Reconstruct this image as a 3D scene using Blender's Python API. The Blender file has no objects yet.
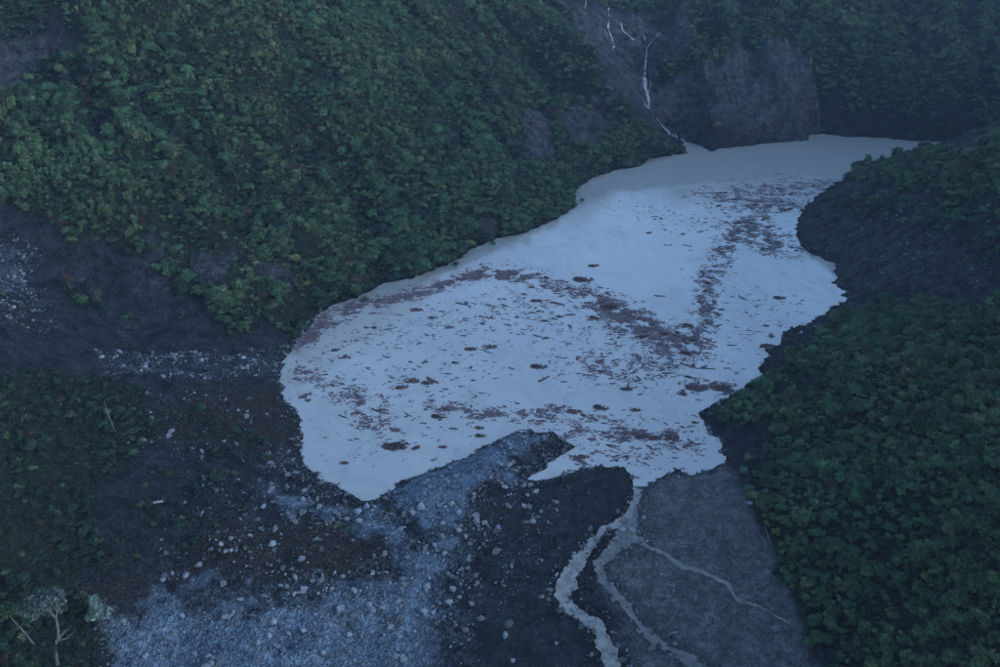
import bpy, math, random
import numpy as np
from mathutils import Vector, Matrix

random.seed(7)
RNG = np.random.default_rng(7)
scene = bpy.context.scene
COL = scene.collection

# ------------------------------------------------------------------ camera, sky, sun, exposure
CAM_H, FPX = 130.0, 972.0
PITCH = math.atan((333.5 + 150) / FPX)
cam_data = bpy.data.cameras.new('camera')
cam_data.sensor_width = 36.0
cam_data.lens = FPX / 1000 * 36
cam_data.clip_start, cam_data.clip_end = 1.0, 5000.0
cam = bpy.data.objects.new('camera', cam_data)
cam.location = (0, 0, CAM_H)
cam.rotation_euler = (math.pi / 2 - PITCH, 0, 0)
COL.objects.link(cam)
scene.camera = cam

SUN_EL, SUN_AZ = math.radians(17.0), math.radians(112.0)     # azimuth from +Y clockwise: behind the camera to the right, veiled
world = bpy.data.worlds.new('World')
scene.world = world
world.use_nodes = True
wn, wl = world.node_tree.nodes, world.node_tree.links
bg = next(n for n in wn if n.type == 'BACKGROUND')
sky = wn.new('ShaderNodeTexSky')
sky.sky_type = 'NISHITA'
sky.sun_disc = False
sky.sun_elevation = SUN_EL
sky.sun_rotation = SUN_AZ
sky.altitude = 600
sky.air_density, sky.dust_density, sky.ozone_density = 1.0, 0.4, 3.0
wl.new(sky.outputs[0], bg.inputs[0])
bg.inputs[1].default_value = 0.055
sun_data = bpy.data.lights.new('sun', 'SUN')
sun_data.energy = 0.42
sun_data.angle = math.radians(30)
sun_data.color = (0.56, 0.74, 1.0)
sun = bpy.data.objects.new('sun', sun_data)
sd = Vector((math.sin(SUN_AZ) * math.cos(SUN_EL), math.cos(SUN_AZ) * math.cos(SUN_EL), math.sin(SUN_EL)))
sun.rotation_euler = sd.to_track_quat('Z', 'Y').to_euler()
sun.location = (0, 0, 300)
COL.objects.link(sun)
scene.cycles.max_bounces = 5
scene.cycles.diffuse_bounces = 2
scene.cycles.volume_bounces = 0
scene.view_settings.view_transform = 'Standard'
scene.view_settings.look = 'None'
scene.view_settings.gamma = 1.0
scene.view_settings.use_curve_mapping = False
scene.view_settings.exposure = 3.15

# ------------------------------------------------------------------ helpers: pixels, noise, polygons
CP, SP = math.cos(PITCH), math.sin(PITCH)


def ray(u, v):
    a = (np.asarray(u, float) - 500) / FPX
    b = -(np.asarray(v, float) - 333.5) / FPX
    return np.stack([a, CP + b * SP, -SP + b * CP], -1)


def at(u, v, z=0.0):
    d = ray(u, v)
    t = (z - CAM_H) / d[..., 2]
    return d * np.asarray(t)[..., None] + np.array([0, 0, CAM_H])


def to_px(p):
    p = np.asarray(p, float)
    q = p - np.array([0, 0, CAM_H])
    depth = q[..., 1] * CP - q[..., 2] * SP
    upc = q[..., 1] * SP + q[..., 2] * CP
    return 500 + FPX * q[..., 0] / depth, 333.5 - FPX * upc / depth, depth


def hash2(ix, iy, seed):
    h = (ix.astype(np.int64) * 374761393 + iy.astype(np.int64) * 668265263 + seed * 974711) & 0xffffffff
    h = ((h ^ (h >> 13)) * 1274126177) & 0xffffffff
    return ((h ^ (h >> 16)) & 0xffff) / 65535.0


def noise(x, y, seed=0):
    x = np.asarray(x, float); y = np.asarray(y, float)
    ix, iy = np.floor(x), np.floor(y)
    fx, fy = x - ix, y - iy
    def g(dx, dy):
        a = hash2(ix + dx, iy + dy, seed) * 2 * np.pi
        return np.cos(a) * (fx - dx) + np.sin(a) * (fy - dy)
    sx = fx * fx * fx * (fx * (fx * 6 - 15) + 10)
    sy = fy * fy * fy * (fy * (fy * 6 - 15) + 10)
    return 1.4 * ((g(0, 0) * (1 - sx) + g(1, 0) * sx) * (1 - sy) + (g(0, 1) * (1 - sx) + g(1, 1) * sx) * sy)


def fbm(x, y, size, octaves=4, seed=0, gain=0.5):
    s, a = 0, 1.0
    for o in range(octaves):
        s = s + a * noise(x / size * 2 ** o + 13.7 * o, y / size * 2 ** o - 7.1 * o, seed + o)
        a *= gain
    return s


def sdist(px, py, poly):
    """signed distance to a closed polygon, negative inside"""
    d2 = np.full(px.shape, 1e18)
    ins = np.zeros(px.shape, bool)
    n = len(poly)
    for i in range(n):
        ax, ay = poly[i]; bx, by = poly[(i + 1) % n]
        ex, ey = bx - ax, by - ay
        L = ex * ex + ey * ey + 1e-12
        t = np.clip(((px - ax) * ex + (py - ay) * ey) / L, 0, 1)
        d2 = np.minimum(d2, (px - ax - t * ex) ** 2 + (py - ay - t * ey) ** 2)
        c = (ay > py) != (by > py)
        if ey != 0:
            ins ^= c & (px < ax + (py - ay) / ey * ex)
    d = np.sqrt(d2)
    return np.where(ins, -d, d)


def ldist(px, py, line):
    """distance to an open polyline and the running parameter of the nearest point"""
    best = np.full(px.shape, 1e18); par = np.zeros(px.shape)
    for i in range(len(line) - 1):
        ax, ay = line[i][:2]; bx, by = line[i + 1][:2]
        ex, ey = bx - ax, by - ay
        t = np.clip(((px - ax) * ex + (py - ay) * ey) / (ex * ex + ey * ey + 1e-12), 0, 1)
        d2 = (px - ax - t * ex) ** 2 + (py - ay - t * ey) ** 2
        m = d2 < best
        best = np.where(m, d2, best); par = np.where(m, i + t, par)
    return np.sqrt(best), par


def smooth(a, b, x):
    t = np.clip((x - a) / (b - a), 0, 1)
    return t * t * (3 - 2 * t)


# ------------------------------------------------------------------ terrain heights
SHORE_PX = [(468, 252), (456, 262), (432, 270), (412, 279), (384, 283), (374, 290), (354, 299), (332, 306), (314, 320),
            (298, 342), (284, 362), (280, 376), (284, 396), (298, 408), (301, 426), (304, 435), (300, 447), (303, 463),
            (314, 471), (324, 481), (338, 483), (352, 495), (362, 500), (380, 499), (388, 491), (400, 482), (440, 466),
            (468, 457), (486, 444), (514, 432), (552, 432), (564, 440), (576, 446), (566, 453), (552, 460), (532, 478),
            (540, 479), (566, 472), (584, 468), (600, 465), (622, 467), (636, 476), (641, 485), (648, 482), (660, 476),
            (678, 469), (692, 474), (712, 470), (725, 459), (719, 442), (708, 436), (700, 417), (704, 409), (724, 398),
            (748, 388), (763, 375), (759, 369), (768, 356), (764, 351), (780, 344), (784, 330), (806, 326), (816, 316),
            (834, 306), (844, 300), (845, 292), (836, 282), (834, 264), (802, 248), (795, 234), (796, 219), (802, 208),
            (812, 200), (834, 182), (850, 175), (880, 162), (930, 153), (1000, 151), (1080, 152),
            (1080, 143), (1000, 143), (944, 142), (910, 141), (886, 138), (850, 137), (822, 134), (811, 135), (808, 140),
            (792, 142), (774, 143), (740, 147), (722, 148), (712, 151), (700, 146), (688, 142), (683, 146), (686, 153),
            (650, 159), (640, 166), (616, 170), (596, 177), (580, 186), (572, 196), (576, 206), (564, 214), (544, 226),
            (520, 234), (498, 238), (478, 246)]
SHORE = at(*np.array(SHORE_PX, float).T)[:, :2]

CTRL_PX = [
    # left hill
    (300, 0, 75), (300, 150, 35), (150, 150, 44), (150, 60, 66), (0, 120, 52), (0, 40, 72), (150, 0, 84), (0, 0, 84), (450, 0, 66),
    (450, 120, 29), (400, 200, 17), (300, 250, 14), (200, 220, 26), (100, 190, 37), (560, 0, 57), (530, 90, 27),
    (250, 300, 9), (560, 150, 10), (500, 190, 11), (380, 60, 56), (450, 60, 47),
    # its ridge above the ravine, and the ravine bed
    (590, 40, 44), (615, 80, 29), (640, 110, 16), (665, 135, 6), (668, 131, 2), (648, 105, 14), (645, 80, 23), (646, 55, 33), (640, 20, 47),
    (625, 5, 51), (600, -15, 60),
    # far slope
    (700, 115, 14), (740, 100, 18), (750, 60, 33), (690, 55, 36), (700, 10, 51), (800, 60, 33), (800, 100, 17), (800, 0, 55),
    (860, 90, 21), (900, 40, 40), (900, 0, 54), (1000, 60, 32), (1000, 100, 17), (1000, 0, 53), (930, 110, 14),
    # headland crest and face
    (850, 180, 3.5), (864, 170, 8), (880, 164, 12), (898, 159, 17), (918, 154, 23), (950, 150, 30), (1000, 144, 41),
    (830, 215, 5), (880, 200, 15), (940, 200, 23), (1000, 200, 33), (850, 250, 5), (900, 260, 10), (950, 265, 14), (1000, 285, 16),
    (880, 292, 5),
    # lower right spur
    (860, 316, 5), (900, 320, 11), (950, 318, 18), (1000, 312, 25), (800, 360, 4), (900, 400, 15), (1000, 380, 25), (800, 420, 8),
    (1000, 480, 24), (900, 480, 13), (800, 500, 4.5), (760, 440, 2.5), (745, 480, .8), (770, 550, -2.5), (800, 610, -5), (835, 667, -8),
    (900, 580, 5), (1000, 580, 19), (1000, 667, 14), (910, 667, 0),
    # the dam
    (500, 500, 1.6), (560, 500, .6), (600, 500, .3), (640, 500, -.6), (690, 500, .3), (520, 450, 2.4), (480, 470, 2.4), (430, 490, 1.7),
    (545, 445, 2.2), (600, 560, -3), (690, 560, -2.5), (500, 580, -2.5), (430, 600, -4), (600, 667, -9), (700, 667, -9), (500, 667, -7.5),
    (400, 530, .2), (350, 610, -3.5), (350, 667, -6.5), (280, 640, -3.5), (400, 570, -1.5),
    # left foreground
    (330, 520, 1.8), (270, 480, 3.0), (300, 550, 1.8), (230, 530, 4.5), (270, 430, 2.2), (200, 470, 6), (200, 580, 1.2), (150, 640, -.5), (100, 450, 12),
    (0, 450, 21), (0, 380, 25), (100, 385, 14), (200, 385, 6.5), (0, 520, 19), (0, 590, 15), (0, 667, 11), (100, 530, 9.5), (100, 600, 4.5), (70, 667, 5),
    (100, 667, 1.0), (200, 667, -3),
    # gully from the left
    (270, 352, 1.2), (200, 340, 5.5), (100, 290, 14.5), (0, 240, 27), (150, 355, 8), (50, 330, 19),
    (-120, 250, 45), (-120, 450, 38), (-120, 600, 30),
]
C3 = [tuple(at(u, v, z)) for u, v, z in CTRL_PX]
C3 += [(x, y, 0.0) for x, y in SHORE[::2]]
C3 += [(-300, 300, 115), (-300, 520, 150), (-180, 620, 140), (-330, 150, 115), (-300, 0, 100), (-60, 640, 100), (30, 720, 92), (0, 860, 140),
       (120, 680, 86), (180, 640, 82), (250, 640, 88), (350, 580, 100), (200, 820, 140), (400, 400, 120), (300, 300, 95), (300, 150, 110), (250, 0, 100),
       (235, 320, 62), (330, 470, 4), (0, 70, -14), (0, 0, -20), (0, -90, -28), (60, 70, -6), (130, 60, 45), (-60, 70, -2), (-130, 60, 45),
       (-160, 130, 60), (170, 170, 62), (180, 250, 62), (-200, 200, 70), (-400, 880, 170), (400, 880, 170), (-400, -90, 130), (400, -90, 130), (400, 650, 130)]
C3 = np.array(C3, float)


def tps_kernel(r2):
    return 0.5 * r2 * np.log(r2 + 1e-9)


SC = 100.0
_n = len(C3)
_X = C3[:, :2] / SC
_A = np.zeros((_n + 3, _n + 3))
_A[:_n, :_n] = tps_kernel(((_X[:, None] - _X[None]) ** 2).sum(-1)) + np.eye(_n) * 2e-4
_A[:_n, _n] = 1; _A[:_n, _n + 1:] = _X
_A[_n, :_n] = 1; _A[_n + 1:, :_n] = _X.T
_W = np.linalg.solve(_A, np.concatenate([C3[:, 2], np.zeros(3)]))


def tps(x, y):
    x = x / SC; y = y / SC
    out = _W[_n] + _W[_n + 1] * x + _W[_n + 2] * y
    for i in range(_n):
        out = out + _W[i] * tps_kernel((x - _X[i, 0]) ** 2 + (y - _X[i, 1]) ** 2)
    return out


def axis(segs):
    a = [segs[0][0]]
    for lo, hi, s0, s1 in segs:
        while a[-1] < hi - 1e-6:
            t = (a[-1] - lo) / (hi - lo)
            a.append(min(hi, a[-1] + s0 + (s1 - s0) * t))
    return np.array(a)


XS = axis([(-430, -150, 8, 1.2), (-150, -110, 1.2, .75), (-110, 120, .75, .75), (120, 200, .75, 1.4), (200, 430, 1.4, 8)])
YS = axis([(-110, 95, 9, 1.2), (95, 120, 1.2, .7), (120, 260, .7, .75), (260, 500, .75, 1.1), (500, 640, 1.1, 2.0), (640, 900, 2.0, 8)])
GX, GY = np.meshgrid(XS, YS)
SD = sdist(GX, GY, SHORE) + 0.8 * fbm(GX, GY, 9, 2, 5) + (.8 + .7 * smooth(70, 100, GX)) * fbm(GX, GY, 4.2, 3, 6, .65)


# stream courses (pixel polylines with a width in metres)
STREAMS_PX = [
    ([(641, 474), (640, 483), (637, 495), (633, 508), (622, 519), (604, 528), (592, 541), (582, 556), (572, 572), (564, 588), (566, 604), (580, 613), (596, 622), (605, 640), (614, 667), (620, 690)],
     [1.7, 1.6, 1.4, 1.5, 1.3, 1.0, 1.2, 1.8, 2.2, 2.6, 2.4, 1.7, 2.2, 2.3, 2.4, 2.4]),
    ([(633, 508), (628, 520), (625, 536), (612, 550), (600, 562), (601, 578), (614, 590), (628, 606), (640, 625), (657, 641), (680, 651), (702, 668), (720, 690)],
     [1.4, 3.2, 3.4, 1.8, 1.5, 1.3, 1.3, 1.4, 1.4, 1.6, 1.5, 1.8, 2.0]),
    ([(634, 536), (650, 547), (664, 552), (682, 566), (704, 572), (728, 584), (738, 600), (760, 606), (790, 622)],
     [1.6, .9, .7, .8, .6, .8, .6, .5, .4]),
]


MUDBAR = at(*np.array([(450, 560), (560, 480), (640, 485), (725, 465), (745, 490), (830, 690), (440, 690)], float).T)[:, :2]
SPIT = at(*np.array([(390, 505), (440, 466), (515, 433), (560, 433), (576, 447), (540, 475), (470, 520), (420, 530)], float).T)[:, :2]


def base_height(x, y, sd):
    z = tps(x, y)
    n_big = fbm(x, y, 34, 4, 11)
    away = smooth(2, 45, sd)
    # spurs and gullies that run down the left hill and the far slope
    s = (x * 0.585 + y * 0.81) / 15.0
    t = (-x * 0.81 + y * 0.585) / 95.0
    left = smooth(60, -20, x - (y - 300) * .45) * smooth(250, 300, y)
    z = z + away * left * 6.5 * (0.5 - np.abs(noise(s * .8 + .5 * n_big, t, 3)) * 2)
    z = z + away * left * 1.8 * (0.5 - np.abs(noise(s * 2.1 + .5 * n_big, t * 2, 8)) * 2)
    far = smooth(470, 490, y) * smooth(70, 110, x)
    z = z + far * away * 6.0 * (0.5 - np.abs(noise(x / 24.0 + .5 * n_big, y / 90.0, 4)) * 2)
    z = z + n_big * (1.5 + 1.6 * left) * away
    bar = smooth(6, -6, sdist(x, y, MUDBAR))
    dry = smooth(0, 8, sd)
    z = z + fbm(x, y, 8, 4, 21) * (.75 - .5 * bar) * dry
    z = z + (fbm(x, y, 3.0, 3, 31, .6) * (.26 - .14 * bar)) * smooth(0, 2, sd)
    rock = far * smooth(0, 6, sd)
    z = z + rock * (4.2 * (.4 - np.abs(fbm(x / 9.0 + .3 * n_big + y / 60.0, y / 40.0, 1, 3, 41))) + .8 * fbm(x, y, 5, 3, 42))
    # rills down the headland's lake side
    face = smooth(100, 125, x) * smooth(255, 275, y) * smooth(440, 410, y) * dry
    z = z + face * (2.2 * (.35 - np.abs(fbm(y / 6.0 + .4 * n_big, x / 34.0, 1, 3, 43))) + .5 * fbm(x, y, 4, 3, 44))
    # hummocks of slid debris on the lower left
    slid = smooth(-5, -25, x) * smooth(245, 235, y) * dry
    z = z + slid * (.9 * fbm(x, y, 11, 3, 45) + .35 * np.abs(fbm(x, y, 4, 3, 46)))
    # the spit and the heap below it are coarse
    spit = smooth(6, -4, sdist(x, y, SPIT))
    z = z + spit * (.55 * fbm(x, y, 5, 3, 47) + .3 * fbm(x, y, 2, 2, 48)) * smooth(0, 3, sd)
    near = smooth(0, 7, sd)
    edge = .10 * np.clip(sd, 0, 7) + .12 * fbm(x, y, 3, 2, 51) * smooth(0, 1.5, sd)
    edge = np.where((y > 170) & (y < 215) & (x > 0) & (x < 56), .05 * np.clip(sd, 0, 7), edge)
    zo = edge * (1 - near) + np.where(near < 1, np.maximum(z, np.where(y < 200, z, .4)), z) * near
    zi = np.maximum(sd * .35, -4)
    return np.where(sd > 0, zo, zi)


GZ = base_height(GX, GY, SD)


def height(x, y, Z=None):
    Z = GZ if Z is None else Z
    x = np.clip(np.asarray(x, float), XS[0], XS[-1] - 1e-3); y = np.clip(np.asarray(y, float), YS[0], YS[-1] - 1e-3)
    i = np.clip(np.searchsorted(XS, x, 'right') - 1, 0, len(XS) - 2)
    j = np.clip(np.searchsorted(YS, y, 'right') - 1, 0, len(YS) - 2)
    fx = (x - XS[i]) / (XS[i + 1] - XS[i]); fy = (y - YS[j]) / (YS[j + 1] - YS[j])
    return (Z[j, i] * (1 - fx) + Z[j, i + 1] * fx) * (1 - fy) + (Z[j + 1, i] * (1 - fx) + Z[j + 1, i + 1] * fx) * fy


def hit(pts):
    """pixels -> points where their rays meet the ground or the lake"""
    pts = np.array(pts, float)
    d = ray(pts[:, 0], pts[:, 1])
    d /= np.linalg.norm(d, axis=1)[:, None]
    t = np.full(len(pts), 90.0); done = np.zeros(len(pts), bool); step = 1.5
    while t.min() < 1000 and not done.all():
        p = d * t[:, None] + np.array([0, 0, CAM_H])
        done |= p[:, 2] <= np.maximum(height(p[:, 0], p[:, 1]), np.where(sdist_fast(p) < 0, 0, -99))
        t = np.where(done, t, t + step)
        if t.max() > 1000: break
    lo, hi = t - step, t.copy()
    for _ in range(8):
        m = (lo + hi) / 2
        p = d * m[:, None] + np.array([0, 0, CAM_H])
        b = p[:, 2] <= np.maximum(height(p[:, 0], p[:, 1]), np.where(sdist_fast(p) < 0, 0, -99))
        hi = np.where(b, m, hi); lo = np.where(b, lo, m)
    return d * hi[:, None] + np.array([0, 0, CAM_H])


def sdist_fast(p):
    return height(p[:, 0], p[:, 1], SD)


# carve the stream beds
STREAMS = []
for line, w in STREAMS_PX:
    p = hit(line)
    STREAMS.append((p, np.array(w)))
for k, (p, w) in enumerate(STREAMS):
    m = (GY > 90) & (GY < 215) & (GX > -20) & (GX < 110)
    d, par = ldist(GX[m], GY[m], p)
    ww = np.interp(par, np.arange(len(w)), w)
    depth = .55 if k < 2 else .3
    d = d + .5 * fbm(GX[m], GY[m], 3.0, 3, 61 + k) * np.minimum(1, ww)
    GZ[m] -= depth * smooth(1.25, .35, d / ww)


# ------------------------------------------------------------------ zones on the ground (outlines laid on the terrain)
def zone(px):
    return hit(px)[:, :2]


VEG = [
    # (outline, density, kind)
    ([(-90, -60), (540, -20), (575, 30), (600, 66), (625, 98), (660, 136), (683, 149), (690, 156), (652, 166), (616, 176), (588, 190), (584, 206), (552, 232), (518, 243), (474, 261), (446, 274),
      (386, 291), (340, 312), (310, 333), (300, 343), (270, 325), (225, 333), (195, 305), (150, 265), (95, 232), (70, 245), (58, 222), (25, 207), (-60, 200)], 1.0),
    ([(690, -20), (1080, -20), (1080, 138), (1000, 138), (930, 132), (880, 128), (850, 118), (815, 90), (800, 50), (785, 35), (760, 52), (738, 40), (722, 72), (662, 84), (657, 76), (690, 50)], .85),
    ([(560, 0), (625, -15), (690, -15), (690, 12), (650, 20), (620, 8)], .35),
    ([(845, 182), (866, 168), (895, 158), (940, 150), (1080, 142), (1080, 228), (1000, 216), (960, 200), (930, 196), (900, 190), (870, 187)], .95),
    ([(836, 196), (900, 195), (1080, 225), (1080, 268), (960, 240), (900, 230), (850, 220)], .34),
    ([(692, 78), (728, 72), (738, 138), (716, 147), (700, 120)], .10), ([(830, 100), (870, 120), (930, 131), (1080, 137), (1080, 120), (900, 100)], .4),
    ([(960, 128), (1000, 126), (1080, 124), (1080, 146), (990, 146)], .9), ([(850, 300), (880, 288), (1080, 270), (1080, 290), (930, 300)], .35),
    ([(728, 404), (752, 388), (780, 362), (800, 344), (830, 324), (870, 304), (930, 300), (1080, 290), (1080, 720), (850, 720), (832, 667), (800, 612), (772, 548), (752, 492), (748, 462),
      (770, 440), (740, 426), (715, 418)], 1.0),
    ([(-60, 368), (60, 366), (120, 378), (150, 400), (165, 430), (130, 460), (90, 490), (105, 545), (80, 580), (105, 640), (110, 720), (-60, 720)], .6),
    ([(120, 380), (200, 400), (260, 440), (270, 460), (200, 460), (160, 430)], .2),
    ([(100, 500), (160, 470), (260, 470), (230, 530), (150, 560), (90, 580)], .22),
    ([(70, 300), (60, 262), (85, 270), (110, 300), (140, 330), (100, 320)], .12),
]
BARE = [
    ([(-60, 15), (58, 12), (78, 42), (42, 64), (22, 92), (-60, 118)], .95),
    ([(86, 102), (120, 100), (134, 118), (100, 128)], .7),
    ([(520, 108), (548, 106), (556, 162), (528, 170)], 1.0),
    ([(556, 118), (580, 96), (604, 96), (614, 126), (598, 150), (572, 144)], .9),
    ([(600, 74), (628, 86), (642, 106), (612, 112)], .9),
    ([(478, 224), (497, 214), (502, 238), (482, 244)], .9),
    ([(140, 240), (170, 238), (175, 268), (150, 270)], .75), ([(190, 255), (215, 245), (240, 250), (230, 275), (195, 290)], .8),
    ([(255, 258), (290, 262), (300, 284), (265, 288)], .85), ([(215, 210), (236, 212), (234, 224), (216, 222)], .8),
    ([(110, 205), (200, 215), (260, 250), (300, 290), (290, 325), (240, 345), (120, 300), (60, 215)], .45),
    ([(716, 424), (768, 418), (776, 462), (740, 470), (712, 450)], .97), ([(768, 374), (835, 366), (826, 392), (775, 398)], .75),
    ([(820, 395), (900, 392), (900, 415), (830, 420)], .35),
]
VEG = [(zone(p), d) for p, d in VEG]
BARE = [(zone(p), d) for p, d in BARE]


def veg_density(x, y):
    wob = 2.6 * fbm(x, y, 9, 3, 71)
    v = np.zeros(x.shape)
    for poly, d in VEG:
        v = np.maximum(v, d * smooth(1.2, -1.8, sdist(x, y, poly) + wob))
    for poly, d in BARE:
        v = v * (1 - d * smooth(1.0, -1.5, sdist(x, y, poly) + wob * .8))
    return v


GRAVEL = [
    ([(95, 700), (108, 622), (180, 602), (260, 606), (330, 592), (390, 575), (425, 548), (438, 528), (456, 534), (442, 580), (432, 620), (432, 700)], .78),
    ([(90, 700), (100, 600), (190, 575), (330, 575), (400, 555), (430, 500), (480, 480), (480, 540), (470, 600), (465, 700)], .36),
    ([(260, 480), (300, 497), (345, 508), (400, 520), (420, 545), (385, 542), (350, 526), (300, 512), (262, 496)], .75),
    ([(384, 497), (440, 466), (486, 445), (515, 433), (535, 440), (508, 470), (475, 492), (450, 532), (400, 518)], 1.1),
    ([(150, 588), (190, 574), (215, 570), (206, 598), (160, 606), (105, 620), (100, 600)], .6),
    ([(0, 235), (30, 250), (40, 290), (20, 300), (-60, 280), (-60, 230)], .38),
    ([(60, 262), (90, 268), (130, 320), (170, 345), (120, 335), (85, 300)], .30),
    ([(100, 350), (170, 352), (280, 352), (282, 372), (180, 378), (120, 372)], .30),
]
GRAVEL = [(zone(p), d) for p, d in GRAVEL]
ROUGH = [   # where stones lie: outline, stones per square metre
    ([(260, 600), (330, 588), (400, 565), (430, 540), (445, 545), (436, 600), (440, 690), (330, 690), (300, 640)], 1.1),
    ([(100, 620), (250, 600), (300, 640), (330, 690), (95, 690)], .35),
    ([(385, 498), (470, 468), (515, 433), (560, 433), (576, 447), (540, 475), (520, 500), (470, 520), (440, 545), (405, 520)], .9),
    ([(440, 520), (520, 500), (560, 500), (540, 560), (500, 610), (440, 660), (430, 600)], .45),
    ([(560, 480), (600, 470), (560, 640), (440, 690), (500, 600)], .07),
    ([(290, 440), (305, 470), (345, 496), (380, 505), (420, 545), (340, 520), (260, 480), (255, 450)], .7),
    ([(200, 470), (300, 500), (420, 550), (400, 575), (300, 590), (190, 600), (150, 560)], .30),
    ([(100, 348), (280, 350), (284, 375), (180, 382), (90, 365)], .4),
    ([(0, 230), (40, 250), (60, 330), (-40, 330), (-40, 230)], .35),
    ([(150, 380), (290, 400), (298, 450), (200, 470), (120, 440)], .12),
    ([(650, 480), (740, 470), (830, 667), (650, 640)], .02),
    ([(720, 400), (840, 305), (880, 300), (800, 345), (735, 405)], .12),
    ([(798, 235), (840, 190), (1000, 220), (1000, 285), (860, 290)], .12),
]
ROUGH = [(zone(p), d) for p, d in ROUGH]
BROWN = [([(180, 385), (285, 385), (300, 440), (240, 455), (170, 430)], 1.0), ([(220, 520), (330, 520), (420, 555), (330, 588), (180, 570)], .9),
         ([(60, 590), (150, 575), (140, 600), (70, 640)], .9), ([(430, 500), (520, 490), (510, 530), (440, 560)], .35)]
BROWN = [(zone(p), d) for p, d in BROWN]
PURPLE = [([(560, 0), (700, 0), (815, 50), (820, 140), (690, 145), (645, 110), (600, 60)], 1.0), ([(795, 225), (850, 180), (1000, 215), (1000, 290), (850, 300)], .6),
          ([(-60, 10), (85, 10), (85, 60), (-60, 120)], .8), ([(140, 230), (310, 250), (310, 320), (140, 300)], .7)]
PURPLE = [(zone(p), d) for p, d in PURPLE] + [(p, 1.0) for p, d in BARE[:9]]
WETMUD = [([(645, 485), (725, 465), (745, 490), (830, 690), (640, 690), (600, 580)], 1.0)]
WETMUD = [(zone(p), d) for p, d in WETMUD]


def zmax(zs, x, y, soft, wob=0):
    v = np.zeros(x.shape)
    for poly, d in zs:
        v = np.maximum(v, d * smooth(soft, -soft, sdist(x, y, poly) + wob))
    return v


# ------------------------------------------------------------------ materials
def new_mat(name):
    m = bpy.data.materials.new(name)
    m.use_nodes = True
    nt = m.node_tree
    b = next(n for n in nt.nodes if n.type == 'BSDF_PRINCIPLED')
    return m, nt, b


def node(nt, t, **kw):
    n = nt.nodes.new(t)
    for k, v in kw.items():
        setattr(n, k, v)
    return n


def noise_node(nt, scale, detail=4, rough=.55, coord=None):
    n = node(nt, 'ShaderNodeTexNoise')
    n.inputs['Scale'].default_value = scale
    n.inputs['Detail'].default_value = detail
    n.inputs['Roughness'].default_value = rough
    if coord is not None:
        nt.links.new(coord, n.inputs['Vector'])
    return n


def mixrgb(nt, fac, a, b, blend='MIX'):
    n = node(nt, 'ShaderNodeMix', data_type='RGBA', blend_type=blend)
    for sock, v in ((n.inputs[0], fac), (n.inputs[6], a), (n.inputs[7], b)):
        if hasattr(v, 'is_output'):
            nt.links.new(v, sock)
        elif isinstance(v, (int, float)):
            sock.default_value = v
        else:
            sock.default_value = (*v, 1)
    return n.outputs[2]


def ramp(nt, src, lo, hi):
    n = node(nt, 'ShaderNodeMapRange')
    n.inputs[1].default_value, n.inputs[2].default_value = lo, hi
    nt.links.new(src, n.inputs[0])
    return n.outputs[0]


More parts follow.
